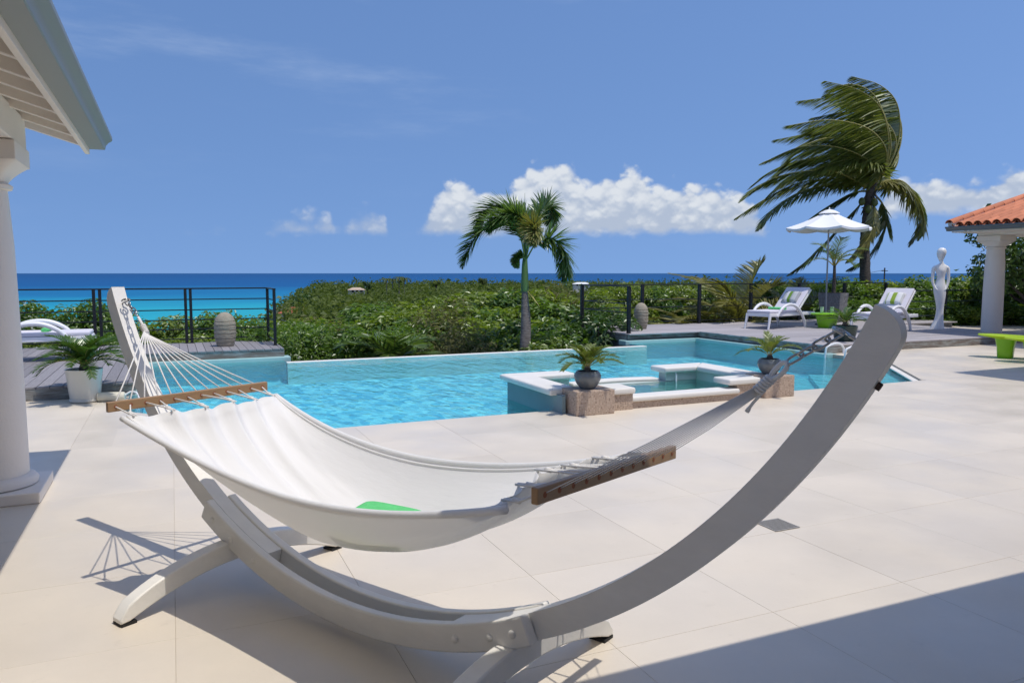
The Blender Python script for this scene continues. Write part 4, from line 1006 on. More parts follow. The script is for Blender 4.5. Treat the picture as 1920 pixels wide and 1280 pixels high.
# ---- coconut palm in the wind
def palm_local(base, pts): return [Vector(at(u, v, d)) - Vector(base) for u, v, d in pts]
def coconut():
    random.seed(41); D = 24.0; b = at(1624, 560, D); base = Vector((b.x, b.y, hill_z((1624-960)/F_PX*D, D)))
    r = empty('coconut_palm', base, label='tall coconut palm with fronds streaming left in the wind', cat='palm tree')
    tp = palm_local(base, [(1622, 520, D), (1621, 470, D), (1623, 430, D), (1628, 385, D), (1632, 352, D)])
    path = catmull([Vector((.25, .1, 0))] + tp, 40); m = MB()
    m.tube(path, [(.17 - .05*i/39)*(1 + .05*math.sin(i*2.6)) for i in range(40)], 14); m.build('trunk', BARKC, r, smooth=60)
    random.seed(2); m = MB(); c = tp[-1]                       # fibre and old leaf bases under the crown
    for k in range(24):
        a = 2*math.pi*k/24 + random.uniform(-.2, .2); p = c + Vector((.10*math.cos(a), .10*math.sin(a), random.uniform(-.7, .1))); m.tube([p, p + Vector((.14*math.cos(a), .14*math.sin(a), random.uniform(-.35, .25)))], [.05, .012], 5)
    m.build('leaf_bases', BARKC, r)
    W = -rt*.80 + Vector((0, 0, -.52)) + Vector((math.sin(PHI), math.cos(PHI), 0))*.08
    F = [  # (points (u, v, depth), leaflet length, wind, material)
        ([(1633, 352, 24), (1668, 308, 23.9), (1686, 255, 23.8), (1682, 195, 23.7), (1650, 160, 23.7), (1596, 143, 23.8)], 1.05, 1.5, 'g'),
        ([(1632, 350, 24), (1662, 300, 24.4), (1676, 245, 24.7), (1658, 195, 24.9), (1610, 172, 25.0), (1545, 178, 25.1)], 1.05, 1.5, 'g'),
        ([(1632, 350, 24), (1668, 305, 23.6), (1680, 262, 23.4), (1655, 225, 23.3), (1595, 210, 23.2), (1520, 222, 23.1)], .95, 1.4, 'y'),
        ([(1632, 350, 24), (1655, 310, 24.3), (1662, 268, 24.5), (1630, 240, 24.6), (1570, 232, 24.8), (1500, 245, 25)], 1.0, 1.4, 'g'),
        ([(1631, 350, 24), (1652, 315, 23.7), (1648, 280, 23.5), (1600, 255, 23.4), (1540, 255, 23.3), (1478, 285, 23.2)], 1.0, 1.3, 'y'),
        ([(1630, 350, 24), (1640, 312, 24.2), (1610, 280, 24.5), (1560, 272, 24.7), (1500, 290, 24.9), (1455, 330, 25)], .95, 1.3, 'g'),
        ([(1630, 350, 24), (1625, 318, 23.8), (1585, 295, 23.6), (1530, 295, 23.5), (1480, 312, 23.4), (1440, 350, 23.4)], .9, 1.2, 'y'),
        ([(1636, 350, 24), (1676, 318, 24.2), (1684, 286, 24.3), (1668, 280, 24.4), (1630, 283, 24.4), (1575, 292, 24.4)], .7, 1.2, 'y'),
        ([(1629, 352, 24), (1600, 338, 24.3), (1550, 336, 24.7), (1490, 346, 25.0), (1430, 376, 25.2), (1378, 410, 25.3)], .75, .8, 'y'),
        ([(1629, 354, 24), (1605, 346, 23.8), (1560, 346, 23.5), (1500, 360, 23.3), (1450, 392, 23.2), (1420, 430, 23.1)], .75, .8, 'g'),
        ([(1630, 358, 24), (1612, 385, 24.1), (1588, 410, 24.2), (1556, 446, 24.4), (1516, 486, 24.5), (1476, 516, 24.6)], .62, .6, 'Y'),
        ([(1640, 356, 24), (1660, 340, 23.9), (1692, 340, 23.8), (1718, 368, 23.8), (1731, 410, 23.8), (1706, 460, 23.9)], .80, .75, 'Y'),
        ([(1640, 358, 24), (1672, 345, 24.2), (1706, 352, 24.4), (1726, 380, 24.6), (1734, 420, 24.7), (1722, 450, 24.7)], .45, .6, 'g'),
        ([(1638, 362, 24), (1656, 385, 24.1), (1662, 420, 24.2), (1648, 458, 24.3), (1618, 488, 24.4), (1588, 506, 24.5)], .55, .7, 'g'),
        ([(1634, 362, 24), (1640, 400, 23.8), (1632, 440, 23.7), (1610, 470, 23.7), (1588, 490, 23.7)], .45, .6, 'Y'),
        ([(1628, 358, 24), (1600, 362, 24.3), (1565, 380, 24.5), (1530, 402, 24.7), (1500, 425, 24.8)], .6, .6, 'g'),
        ([(1633, 350, 24), (1672, 310, 24.1), (1690, 260, 24.2), (1684, 215, 24.3), (1650, 190, 24.4), (1585, 196, 24.5)], 1.0, 1.2, 'g'),
        ([(1633, 350, 24), (1664, 306, 23.5), (1668, 250, 23.2), (1640, 180, 23.0), (1596, 158, 22.9), (1550, 170, 22.9)], .9, 1.1, 'g'),
        ([(1631, 350, 24), (1646, 300, 24.4), (1625, 255, 24.8), (1580, 236, 25.0), (1530, 240, 25.2), (1488, 262, 25.4)], .95, 1.1, 'y'),
        ([(1630, 350, 24), (1636, 306, 23.6), (1605, 268, 23.3), (1560, 258, 23.0), (1512, 272, 22.8), (1470, 310, 22.7)], .9, 1.0, 'g'),
        ([(1629, 352, 24), (1615, 325, 24.3), (1570, 312, 24.6), (1520, 318, 24.9), (1470, 340, 25.1), (1435, 372, 25.2)], .8, .9, 'y'),
        ([(1631, 352, 24), (1650, 322, 23.5), (1640, 300, 23.1), (1600, 298, 22.8), (1550, 310, 22.6), (1500, 335, 22.5)], .8, .9, 'g'),
    ]
    F += [([(u - 10*k, v + (9 + 3*n_)*(k > 0), d + .35*k*(1 if n_ % 2 else -1)) for k, (u, v, d) in enumerate(pts)], L*.95, w, 'y') for n_, (pts, L, w, mm) in enumerate([f for f in F if f[2] > .95][:8])]
    mt = dict(g=FROND_C, y=FROND_C, Y=FROND_Y)
    for i, (pts, L, w, mm) in enumerate(F):
        random.seed(60 + i)
        add_frond(r, mt[mm], path=palm_local(base, pts), n_pairs=135, lmax=L*1.2, width=.062, ajit=17, wind=(W*(w*1.3) if w > .95 else (-rt*.28 + Vector((0, 0, -.55)))*(1.0)), angle=58, droop=.25, start=.16, rk=.035, vee=8, tintbase=.38 if mm == 'g' else .6, segs=4)
    for k, (u, v) in enumerate(((1616, 378), (1640, 380), (1628, 392))):
        m = MB(); p = palm_local(base, [(u, v, 23.75)])[0]
        m.loft([[(p.x + .10*math.sin(t)*math.cos(2*math.pi*i/12), p.y + .10*math.sin(t)*math.sin(2*math.pi*i/12), p.z + .13*math.cos(t)) for i in range(12)] for t in np.linspace(.1, 3.04, 9)]); m.build('coconut', material('green_coconut', (.10, .12, .03), rough=.5), r, smooth=180)
coconut()

# ---- foxtail palm just past the overflow edge
def foxtail():
    D = 16.9; b = at(985, 600, D); base = Vector((b.x, b.y, -1.8)); r = empty('foxtail_palm', base, label='slender palm with grey trunk and green crownshaft past the overflow edge', cat='palm tree')
    P = palm_local(base, [(984, 662, D), (986, 620, D), (985, 575, D), (984, 546, D)])
    path = catmull([Vector((P[0].x, P[0].y, 0))] + P, 40); m = MB(); m.tube(path, [(.105 + .012*math.sin(i*.12) - .028*max(0, (i-22)/18))*(1 + .012*math.sin(i*3.1)) for i in range(40)], 16); m.build('trunk', BARK, r, smooth=60)
    S = palm_local(base, [(984, 547, D), (984, 520, D), (984, 495, D), (985, 478, D)]); m = MB(); m.tube(catmull(S, 12), [.083, .085, .083, .08, .077, .073, .069, .065, .06, .055, .05, .045], 14); m.build('crownshaft', SHAFT, r, smooth=60)
    W = -rt*.25
    F = [([(985, 488, 16.9), (974, 440, 16.9), (948, 418, 16.8), (912, 425, 16.7), (884, 458, 16.7), (867, 502, 16.7)], .42),
         ([(985, 485, 16.9), (978, 425, 17.0), (958, 392, 17.2), (930, 388, 17.3), (906, 405, 17.4), (896, 430, 17.5)], .42),
         ([(986, 485, 16.9), (984, 430, 16.6), (966, 402, 16.3), (938, 408, 16.0), (915, 432, 15.9)], .40),
         ([(986, 485, 16.9), (1000, 430, 17.2), (1016, 392, 17.5), (1030, 385, 17.7), (1036, 400, 17.9), (1032, 425, 18.0)], .36),
         ([(987, 486, 16.9), (1006, 456, 16.9), (1034, 448, 16.8), (1056, 466, 16.8), (1064, 496, 16.8), (1058, 526, 16.8)], .40),
         ([(986, 487, 16.9), (992, 445, 16.5), (1000, 425, 16.0), (1003, 432, 15.5), (1000, 458, 15.2)], .36),
         ([(986, 487, 16.9), (990, 440, 17.3), (985, 410, 17.8), (976, 405, 18.3), (968, 420, 18.7)], .40),
         ([(985, 490, 16.9), (976, 478, 16.7), (970, 486, 16.6), (970, 500, 16.5)], .16)]
    for i, (pts, L) in enumerate(F):
        random.seed(80 + i); add_frond(r, FROND_Y if i == 5 else FROND_M, path=palm_local(base, pts), n_pairs=170, lmax=L*1.28, width=.055, wind=W, angle=58, droop=.35, start=.18, rk=.02, plume=True, tintbase=.5, segs=3, rmat=SHAFT)
    m = MB(); m.tube(palm_local(base, [(985, 480, 16.9), (984.5, 420, 16.9), (984, 362, 16.9)]), [.02, .012, .003], 6); m.build('spear_leaf', SHAFT, r)
    m = MB()
    for k in range(7): random.seed(k); m.tube(palm_local(base, [(988, 545, 16.85), (994 + k, 552 + k, 16.8), (1000 + 2*k, 560 + 2.5*k, 16.7)]), [.012, .008, .003], 4)
    m.build('flower_stalk', RACHIS, r)
foxtail()

# ---- low palms: feathery ones behind the right railing, one in the thicket, one in the stone planter
def low_palm(name, label, base, n, L, seed, mat, wind, rise0=35, rise1=80, lmax=.5, width=.04, pairs=40, trunk_h=.3, trunk_r=.08, az0=0, droopy=16):
    random.seed(seed); r = empty(name, base, label=label, cat='palm')
    m = MB(); m.tube([(0, 0, 0), (.01, 0, trunk_h*.5), (0, 0, trunk_h)], [trunk_r*1.25, trunk_r, trunk_r*.8], 10); m.build('trunk', BARKC, r, smooth=60)
    for k in range(n):
        a = az0 + k*2.399 + random.uniform(-.2, .2); e = R(rise0 + (rise1-rise0)*k/max(1, n-1)); l = L*random.uniform(.8, 1.1); x, z, ang = .03, trunk_h, e; path = []
        for i in range(6):
            path.append(Vector((x*math.cos(a), x*math.sin(a), z)) + Vector(wind)*(i/5)**2*.5*l); x += math.cos(ang)*l/5; z += math.sin(ang)*l/5; ang -= R(droopy*random.uniform(.7, 1.3))
        add_frond(r, mat, path=path, n_pairs=pairs, lmax=lmax, width=width, wind=Vector(wind)*.8, angle=55, droop=.4, start=.15, rk=.018, vee=15, tintbase=.55, segs=3)
    return r
q = at(1385, 600, 21.9); low_palm('young_coconut_palm', 'young yellow-green palm with feathery fronds behind the right railing', (q.x, q.y, -.9), 15, 2.5, 5, FROND_Y, tuple(-rt*.55), 22, 82, .66, .055, 50, .75, .12)
q = at(1305, 610, 21.4); low_palm('young_coconut_palm', 'low feathery palm left of the other behind the right railing', (q.x, q.y, -.9), 11, 1.7, 15, FROND_Y, tuple(-rt*.5), 20, 72, .58, .055, 42, .55, .10)
q = at(1500, 560, 25.0); low_palm('young_coconut_palm', 'young palm whose frond tops show left of the parasol pole', (q.x, q.y, -1.0), 9, 2.1, 25, FROND_Y, tuple(-rt*.4), 45, 85, .5, .05, 40, .7, .10)
q = at(738, 650, 16.4); low_palm('thicket_palm', 'low dark palm with splayed fronds at the thicket edge', (q.x, q.y, -1.75), 16, 1.25, 8, FROND_M, (0, 0, 0), 15, 75, .46, .055, 36, 1.3, .09)

# ---- far wood, far trees and houses
def far_wood():
    global rng; rng = np.random.default_rng(77); V = []; F = []; Tn = []; base = 0
    specs = [(36, 70, 300, 330, 1.9, .30), (70, 150, 640, 150, 2.4, .50), (150, 320, 900, 70, 3.0, .85), (320, 620, 1100, 36, 3.8, 1.4), (620, 930, 1100, 26, 4.6, 2.1)]
    for (r0, r1, n, nl, rad, leaf) in specs:
        q = r0 + (r1-r0)*rng.random(n)**.8; tv = rng.uniform(-.42, .78, n)
        for k in range(n):
            p = tv[k]*q[k]; z = hill_z(p, q[k])
            if z < SEA_Z + 1.5: continue
            rr_ = rad*rng.uniform(.7, 1.35); hh = rr_*rng.uniform(1.0, 1.7); c = lat(p, q[k], z + hh*.55)
            lob = [((c.x, c.y, c.z), (rr_, rr_, hh*.6))] + [((c.x + rr_*.6*math.cos(a), c.y + rr_*.6*math.sin(a), c.z + rng.uniform(-.1, .35)*hh), (rr_*.5, rr_*.5, hh*.36)) for a in rng.uniform(0, 6.28, 4)]
            pt, d = crown_points(nl, lob, .35); v, f, t = leaves_mesh(pt, d, leaf, .8, .7); t = np.clip(t*.5 + rng.uniform(0, .55), 0, 1)
            V.append(v); F.append(f + base); Tn.append(t); base += len(v)
    np_mesh('far_wood', np.concatenate(V), np.concatenate(F), np.concatenate(Tn), LEAF_FAR, kind='stuff')
far_wood()
for i, (u, v, d, h, rad, lab) in enumerate(((688, 530, 260, 5.2, 2.0, 'tall dark tree rising from the far wood left of the palms'), (818, 528, 300, 4.5, 2.4, 'wispy tree on the far wood skyline right of the palms'), (905, 524, 330, 4.5, 2.6, 'wispy tree on the skyline left of the slender palm'), (570, 556, 170, 3.8, 2.8, 'dark round tree at the seaward end of the far wood'))):
    q = at(u, v, d); leafy_tree('far_tree', lab, (q.x, q.y, q.z - h*.85 + (0 if i < 3 else 0)), h, rad, LEAF_D if i in (0, 3) else LEAF_FAR, .5, 900, 200 + i, trunk=.2)
def far_palm(u, v, d, h, label):
    q = at(u, v, d); r = empty('far_palm', (q.x, q.y, q.z - h), label=label, cat='palm tree', group='palms on the far wood skyline'); m = MB(); m.tube([(0, 0, -3), (0, 0, h)], [.2, .14], 6); m.build('trunk', BARK, r)
    for k in range(9):
        a = k*2.4; path = [Vector((0, 0, h)), Vector((.9*math.cos(a), .9*math.sin(a), h + .7)), Vector((1.9*math.cos(a), 1.9*math.sin(a), h + .4)), Vector((2.5*math.cos(a), 2.5*math.sin(a), h - .6))]
        add_frond(r, LEAF_FAR, path=path, n_pairs=14, lmax=.9, width=.22, rk=.05, segs=2)
for k, (u, v) in enumerate(((725, 527), (736, 528), (748, 524), (758, 526))): far_palm(u, v, 250, 4.0, ('leftmost', 'second from left', 'third from left', 'rightmost')[k] + ' of four small palms on the far wood skyline')
def far_house(u, v, d, w, l, h, roofmat, label, rz):
    q = at(u, v, d); r = empty('far_house', (q.x, q.y, q.z - h - .9), rz, label=label, cat='house'); m = MB(); m.box(-w/2, w/2, -l/2, l/2, -4, h*.6); m.build('wall', FAR_WALL, r)
    m = MB(); e = .5; m.add([(-w/2-e, -l/2-e, h*.58), (w/2+e, -l/2-e, h*.58), (w/2+e, l/2+e, h*.58), (-w/2-e, l/2+e, h*.58), (-w/4, 0, h), (w/4, 0, h)], [(0, 1, 5, 4), (1, 2, 5), (2, 3, 4, 5), (3, 0, 4), (3, 2, 1, 0)]); m.build('roof', roofmat, r)
    for k in (-1, 0, 1):
        m = MB(); m.box(k*w*.28 - .5, k*w*.28 + .5, -l/2 - .03, -l/2 + .02, h*.15, h*.5); m.build('window', HOLE, r)
far_house(556, 567, 150, 5, 5, 2.6, FAR_ROOF, 'red roofed house at the shore end of the far wood', -PHI)
far_house(668, 535, 330, 6.5, 6, 2.4, FAR_TAN, 'tan roofed house on the far wood skyline', -PHI + .3)
far_house(1090, 526, 420, 9, 7, 2.2, FAR_WHITE, 'white roofed house on the skyline right of the slender palm', -PHI)
q = at(1659, 502, 110); up_ = empty('utility_pole', (q.x, q.y, -4), label='thin utility pole above the hedge right of the coconut palm', cat='pole')
m = MB(); m.tube([(0, 0, 0), (0, 0, q.z + 4)], [.12, .09], 8); m.build('post', TIMBER, up_); m = MB(); M = Matrix.Rotation(-PHI, 4, 'Z'); m.box(-.45, .45, -.04, .04, q.z + 3.5, q.z + 3.6, M); m.build('crossarm', TIMBER, up_)
e = at(1450, 519, 150) - Vector((q.x, q.y, -4)); s0 = Vector((0, 0, q.z + 3.7)); m = MB(); m.tube([s0.lerp(e, t) - Vector((0, 0, 4*t*(1-t)*.8)) for t in np.linspace(0, 1, 12)], .025, 4); m.build('wire', TIMBER, up_)

# ================================================================== FURNITURE
def lounger(loc, rz, label, back=True):
    r = empty('sun_lounger', loc, rz, label=label, cat='sun lounger', group='white sun loungers on the decks')
    m = MB(); m.box(0, 1.95, -.34, -.29, .30, .375); m.box(0, 1.95, .29, .34, .30, .375); m.box(0, .05, -.289, .289, .30, .375); m.box(1.90, 1.95, -.289, .289, .30, .375)
    m.build('bed_frame', RESIN, r, bevel=.012)
    for k in range(12):
        m = MB(); m.box(.07 + k*.095, .145 + k*.095, -.288, .288, .335, .36); m.build('slat', RESIN, r)
    for sg in (-1, 1):
        m = MB(); m.tube([(.03, sg*.315, .34), (-.005, sg*.32, .17), (-.045, sg*.325, 0)], [.034, .028, .022], 10, flat=1.3); m.build('front_leg', RESIN, r, smooth=60)
        pts = catmull([(.28, sg*.35, .30), (.42, sg*.365, .47), (.66, sg*.37, .575), (.95, sg*.37, .555), (1.22, sg*.37, .40), (1.40, sg*.37, .18), (1.47, sg*.37, 0)], 30)
        m = MB(); m.tube(pts, [.030 + .008*math.sin(math.pi*i/29) for i in range(30)], 10); m.build('arm_leg', RESIN, r, smooth=60)
        m = MB(); m.tube([(.30, sg*.35, .31), (.22, sg*.352, .15), (.17, sg*.355, 0)], [.030, .026, .021], 10); m.build('front_leg', RESIN, r, smooth=60) if False else None
    m = MB(); m.box(.01, 1.17, -.325, .325, .377, .445); m.build('seat_mattress', CUSHM, r, bevel=.025, seg=3)
    A = R(43); c, s = math.cos(A), math.sin(A); M = Matrix(((c, 0, -s, 1.16), (0, 1, 0, 0), (s, 0, c, .40), (0, 0, 0, 1)))
    m = MB(); m.box(0, .80, -.325, .325, .0, .065, M); m.build('back_mattress', CUSHM, r, bevel=.022, seg=3)
    m = MB(); m.box(0, .80, -.33, -.28, -.05, -.003, M); m.box(0, .80, .28, .33, -.05, -.003, M); m.box(.74, .79, -.279, .279, -.05, -.003, M); m.box(.3, .35, -.279, .279, -.05, -.003, M); m.build('back_frame', RESIN, r, bevel=.008)
    m = MB(); m.tube([M @ Vector((.5, 0, -.03)), (1.80, 0, .32)], .014, 8); m.build('back_prop', RESIN, r)
    return r
def lg_point(loc, rz, p): c, s = math.cos(rz), math.sin(rz); return (loc[0] + p[0]*c - p[1]*s, loc[1] + p[0]*s + p[1]*c, loc[2] + p[2])
def pillow(lg, mat, label, p=(1.40, 0.0, .745)):
    o = cushion_mesh(.36, .44, .13).build('striped_pillow', mat, smooth=60, label=label, cat='pillow', group='striped pillows on the loungers')
    o.location = lg_point(*lg, p); o.rotation_euler = (0, -R(47), lg[1]); return o
def towel(lg, label, p=(.80, 0, .475), ang=0.0):
    m = MB(); sp = []
    r = .038; m.loft([[(x, (rr_*1.45)*math.cos(2*math.pi*i/16), rr_*.85*math.sin(2*math.pi*i/16) + .002*math.sin(x*30 + i)) for i in range(16)] for x, rr_ in ((-.23, r*.75), (-.225, r), (0, r*1.04), (.225, r), (.23, r*.75))])
    o = m.build('rolled_towel', TOWEL, smooth=60, label=label, cat='towel', group='green towels on the loungers'); o.location = lg_point(*lg, p); o.rotation_euler = (0, 0, lg[1] + math.pi/2 + ang); return o
L1 = ((12.86, 14.36, DZ), R(14)); L2 = ((14.22, 12.42, DZ), R(16)); L3 = ((-1.18, 13.72, DZ), R(180))
lounger(*L1, 'white lounger with mauve mattress on the right deck, left of the green table')
lounger(*L2, 'white lounger with pale mattress right of the green table, partly behind the stand')
lounger(*L3, 'white lounger on the left deck, its foot end showing past the column')
pillow(L1, 'stripe_grey', 'grey pillow with a green stripe on the lounger left of the table'); pillow(L2, 'stripe_white', 'white pillow with a lime stripe on the lounger right of the table')
towel(L1, 'rolled green towel on the lounger left of the green table'); towel(L2, 'rolled green towel on the lounger right of the green table'); towel(L3, 'rolled green towel on the left deck lounger', p=(.62, 0, .475))

tb = empty('side_table', (14.72, 14.0, DZ), .3, label='low lime green drum side table between two loungers', cat='table')
m = MB(); m.lathe([(.20, 0), (.205, .01), (.235, .15), (.27, .30), (.26, .31)], 32); m.build('drum_base', LIMED, tb, smooth=40)
m = MB(); m.lathe([(.25, .312), (.37, .318), (.385, .33), (.385, .350), (.37, .36), (.001, .362)], 36); m.build('table_top', LIMED, tb, smooth=40)
for k, (x, y) in enumerate(((-.06, .05), (.06, -.04))):
    m = MB(); m.lathe([(.034, 0), (.036, .003), (.045, .150), (.042, .150), (.034, .006), (.001, .005)], 20); c = Vector((14.72 + x, 14.0 + y, DZ + .363)); c.x += (-.07 if k == 0 else .05); 
    m.build('tumbler', CUPW, smooth=40, loc=c, label=('left' if k == 0 else 'right') + ' printed tumbler standing on the green table', cat='cup', group='tumblers on the green table')

# parasol
um = empty('parasol', (15.45, 14.75, DZ), .25, label='white parasol open above the green table', cat='parasol')
m = MB(); m.lathe([(.24, 0), (.25, .02), (.24, .05), (.05, .07), (.03, .2)], 24); m.build('base', GREYREND, um, smooth=40)
m = MB(); m.tube([(0, 0, .05), (0, 0, 2.95)], .021, 12); m.build('pole', material('grey_pole', (.34, .34, .35), rough=.35, metal=.4), um, smooth=60)
RC, N8 = 1.06, 8; rim = [Vector((RC*math.cos(2*math.pi*k/N8), RC*math.sin(2*math.pi*k/N8), 2.50)) for k in range(N8)]; apex = Vector((0, 0, 2.93))
for k in range(N8):
    a, b = rim[k], rim[(k+1) % N8]; m = MB(); n = 6; vs = []; fs = []
    ia, ib = apex.lerp(a, .17), apex.lerp(b, .17)
    for i in range(n+1):
        for j in range(n+1):
            t, w = i/n, j/n; p = ia.lerp(a, t).lerp(ib.lerp(b, t), w); sag = .05*math.sin(math.pi*w)*t + .03*math.sin(math.pi*t); p.z -= sag; rad = .04*math.sin(math.pi*w)*t; p.x *= 1 - rad*.6; p.y *= 1 - rad*.6; vs.append(p)
    for i in range(n):
        for j in range(n): q0 = i*(n+1) + j; fs.append((q0, q0+n+1, q0+n+2, q0+1))
    for j in range(n+1): p = Vector(vs[n*(n+1) + j]); vs.append(p + Vector((0, 0, -.055)))
    for j in range(n): q0 = n*(n+1) + j; q1 = (n+1)*(n+1) + j; fs.append((q0, q1, q1+1, q0+1))
    m.add(vs, fs); m.build('canopy_panel', CANVAS, um, smooth=50)
    m = MB(); m.tube([apex + Vector((0, 0, -.06)), a + Vector((0, 0, -.03))], .008, 6); m.build('rib', RESIN, um)
    m = MB(); m.tube([(0, 0, 2.36), apex.lerp(a, .55) + Vector((0, 0, -.05))], .006, 6); m.build('strut', RESIN, um)
m = MB(); m.lathe([(.26, 2.855), (.20, 2.90), (.10, 2.945), (.03, 2.962), (.001, 2.965)], 16); m.build('vent_cap', CANVAS, um, smooth=60)
m = MB(); m.lathe([(.018, 2.96), (.022, 2.98), (.012, 3.01), (.001, 3.02)], 10); m.build('finial', RESIN, um, smooth=60)

# stone planter with a small palm
pl = empty('stone_planter', (16.55, 15.55, DZ), R(22), label='rough grey stone planter behind the parasol pole', cat='planter')
def taper(m, w0, w1, z0, z1, n=10):
    rings = []
    for i in range(n+1):
        t = i/n; w = w0 + (w1-w0)*t; rings.append([(x*w + random.uniform(-.008, .008), y*w + random.uniform(-.008, .008), z0 + (z1-z0)*t) for x, y in ((-1, -1), (-.33, -1), (.33, -1), (1, -1), (1, -.33), (1, .33), (1, 1), (.33, 1), (-.33, 1), (-1, 1), (-1, .33), (-1, -.33))])
    m.loft(rings); return m
taper(MB(), .235, .30, 0, .80).build('tub', ROUGHST, pl); m = MB(); m.box(-.26, .26, -.26, .26, .74, .806); m.build('soil', SOIL, pl)
low_palm('planter_palm', 'small grey-green palm growing in the stone planter', (16.55, 15.55, DZ + .80), 8, 1.0, 77, FROND_M, tuple(rt*.12), 35, 80, .34, .02, 34, .75, .045, droopy=20)

# carved stone lanterns
def lantern(loc, h, w, label, seed):
    random.seed(seed); r = empty('stone_lantern', loc, random.uniform(0, 1), label=label, cat='stone lantern', group='carved stone lanterns on the decks'); prof = []; nz = 60
    for i in range(nz+1):
        t = i/nz; z = t*h; rad = w/2*(.74 + .26*math.sin(math.pi*min(1, t*1.18))**.8) if t < .55 else w/2*math.sqrt(max(0, 1 - ((t-.55)/.452)**2.3))
        ph = (t*8.0) % 1.0
        if .08 < t < .86 and ph > .80: rad -= .016
        prof.append((max(rad, .001), z))
    m = MB(); seg = 36
    rings = []
    for j, (rad, z) in enumerate(prof): rings.append([((rad + random.uniform(-.003, .003))*math.cos(2*math.pi*i/seg), (rad + random.uniform(-.003, .003))*math.sin(2*math.pi*i/seg), z) for i in range(seg)])
    m.loft(rings); b = m.build('body', STONE, r, smooth=50)
    for k in range(6):
        for a in range(5):
            th = a*1.2566 + (k % 2)*.5; z = h*(.16 + k*.125); rad = w/2*(.985 if k < 4 else .93)*.97
            mm = MB(); M = Matrix.Rotation(th, 4, 'Z') @ Matrix.Translation((rad, 0, z)); mm.box(-.03, .012, -.075, .075, -.011, .011, M); mm.build('slot', HOLE, b) if False else None
    return r
lantern((.86, 14.95, DZ), .625, .385, 'ribbed egg-shaped stone lantern on the left deck walkway', 1)
lantern((10.32, 15.55, DZ), .63, .345, 'ribbed egg-shaped stone lantern at the end of the right deck', 2)

# statue
def statue():
    r = empty('statue', (16.92, 12.66, DZ), -PHI + R(-10), label='slim white abstract statue of a woman beside the pavilion column', cat='statue'); m = MB(); S = 28
    def ring(cx, cy, z, a, b): return [(cx + a*math.cos(2*math.pi*i/S), cy + b*math.sin(2*math.pi*i/S), z) for i in range(S)]
    prof = [(-.02, 0, 0, .165, .13), (-.01, 0, .08, .14, .12), (.01, 0, .2, .105, .10), (.02, 0, .35, .085, .085), (.025, 0, .5, .082, .083), (.02, 0, .65, .10, .095), (.01, 0, .8, .125, .105), (.0, 0, .93, .138, .108), (0, 0, 1.02, .132, .10), (.005, 0, 1.12, .105, .082), (.01, 0, 1.22, .088, .07), (.012, 0, 1.32, .10, .078), (.01, 0, 1.40, .125, .085), (.005, 0, 1.47, .150, .07), (.0, 0, 1.515, .150, .055), (.01, 0, 1.545, .085, .045), (.015, 0, 1.58, .046, .04), (.01, 0, 1.63, .034, .034)]
    P = catmull([(p[0], p[3], p[4]) for p in prof], 60); Zs = np.interp(np.linspace(0, len(prof)-1, 60), range(len(prof)), [p[2] for p in prof])
    m.loft([ring(P[i].x, 0, Zs[i], P[i].y, P[i].z) for i in range(60)])
    head = [(.008, .02, 1.60, .026, .026), (.004, .022, 1.64, .040, .046), (.0, .018, 1.69, .064, .072), (-.002, .008, 1.76, .090, .098), (.0, 0, 1.82, .103, .112), (.003, -.005, 1.88, .097, .105), (.004, -.008, 1.925, .070, .078), (.004, -.008, 1.947, .026, .028)]
    m.loft([ring(*h) for h in head])
    for sg in (-1, 1):
        x0 = sg*.150
        m.tube(catmull([(x0*.75, 0, 1.475), (x0*1.06, 0, 1.44), (sg*.172, -.005, 1.34), (sg*.178, -.01, 1.22), (sg*.165, -.02, 1.10), (sg*.125, -.045, .99), (sg*.07, -.085, .93)], 24), [.05, .055, .052, .048, .044, .042, .040, .039, .038, .037, .036, .035, .034, .034, .033, .032, .031, .030, .029, .028, .027, .026, .022, .014], 12)
    m.build('figure', STATUE, r, smooth=60)
statue()

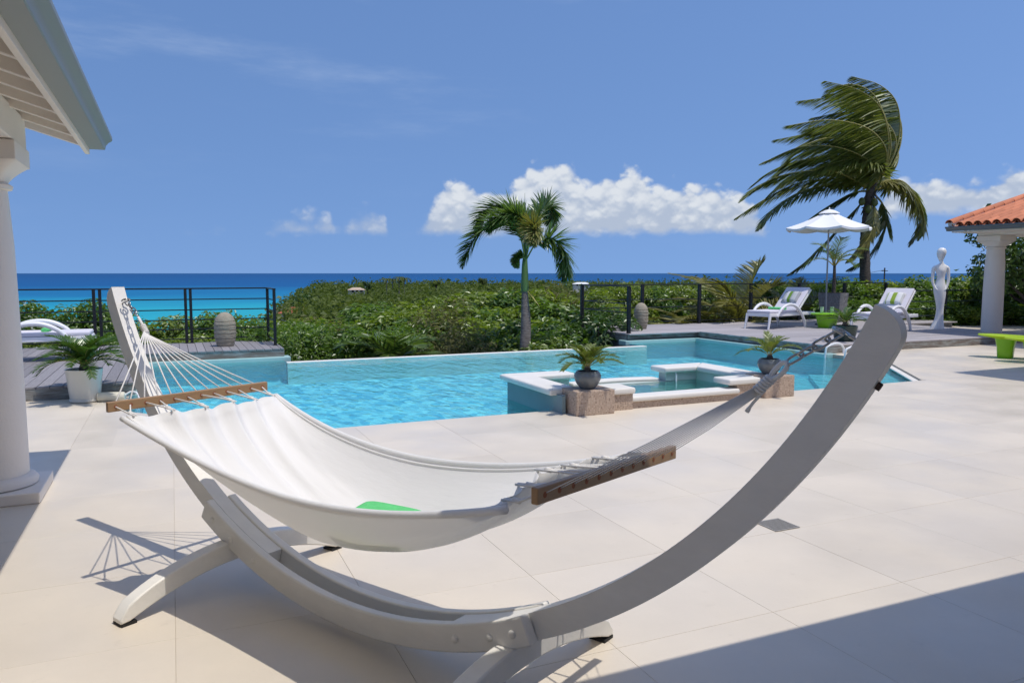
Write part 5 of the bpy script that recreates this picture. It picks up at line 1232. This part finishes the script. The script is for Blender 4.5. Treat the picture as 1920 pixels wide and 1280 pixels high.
# lime benches at the right edge
def bench(loc, rz, label):
    r = empty('lime_bench', loc, rz, label=label, cat='bench', group='lime benches at the right edge'); n = 28; L, W = 1.75, .46; rings = []
    for i in range(n+1):
        x = -.05 + L*i/n; e = min(1, (i+.4)/6, (n - i + .4)/6); w = W/2*math.sin(e*math.pi/2)**.55; zc = .405 - .03*math.sin(math.pi*i/n); th = .05*(.35 + .65*e)
        rings.append([(x, w*c_, zc + th*s_*(1 if s_ < 0 else .5)) for c_, s_ in ((-1, .2), (-.92, .9), (-.5, .7), (0, .6), (.5, .7), (.92, .9), (1, .2), (.85, -.8), (0, -1), (-.85, -.8))])
    m = MB(); m.loft(rings); m.build('seat', LIME, r, smooth=50)
    for x in (.38, 1.28):
        m = MB(); rings = []
        for z, a, b in ((0, .11, .15), (.02, .12, .16), (.2, .135, .165), (.36, .17, .19)): rings.append([(x + a*math.copysign(abs(math.cos(t))**.5, math.cos(t)), b*math.copysign(abs(math.sin(t))**.5, math.sin(t)), z) for t in np.linspace(0, 2*math.pi, 25)[:-1]])
        m.loft(rings); m.build('leg', LIMED, r, smooth=50)
bench((13.32, 9.10, 0), R(-62), 'lime green moulded bench at the right edge, the farther of two')
bench((13.02, 8.42, 0), R(-62), 'lime green moulded bench at the right edge, the nearer of two')

# pool handrail near the deck corner
hr = empty('pool_handrail', (10.98, 10.0, 0), label='white tubular pool handrail at the deck corner behind the stand', cat='handrail')
for y in (0, .45):
    m = MB(); m.tube(catmull([(.45, y, -.01), (.44, y, .12), (.30, y, .20), (.08, y, .16), (0, y, .05), (-.02, y, -.6)], 24), .019, 10); m.build('rail', RESIN, hr, smooth=60)

# cream float and hose on the pool edge
fl = empty('pool_float', (-.70, 10.02, .055), R(-12), label='cream foam cylinder with white hose lying by the white pot', cat='pool float')
m = MB(); m.tube([(-.15, 0, 0), (-.148, 0, 0), (-.13, 0, 0), (.13, 0, 0), (.148, 0, 0), (.15, 0, 0)], [.03, .045, .055, .055, .045, .03], 18); m.build('body', FLOAT, fl, smooth=50)
m = MB(); m.tube(catmull([(.14, 0, .01), (.21, .02, .05), (.28, .0, .03), (.31, -.04, -.04), (.30, -.12, -.10), (.27, -.3, -.12)], 24), .011, 8); m.build('hose', RESIN, fl, smooth=60)

# remove shrub prototypes (only their copies stand in the scene)
for root in PARK:
    for ch in list(root.children): bpy.data.objects.remove(ch)
    bpy.data.objects.remove(root)
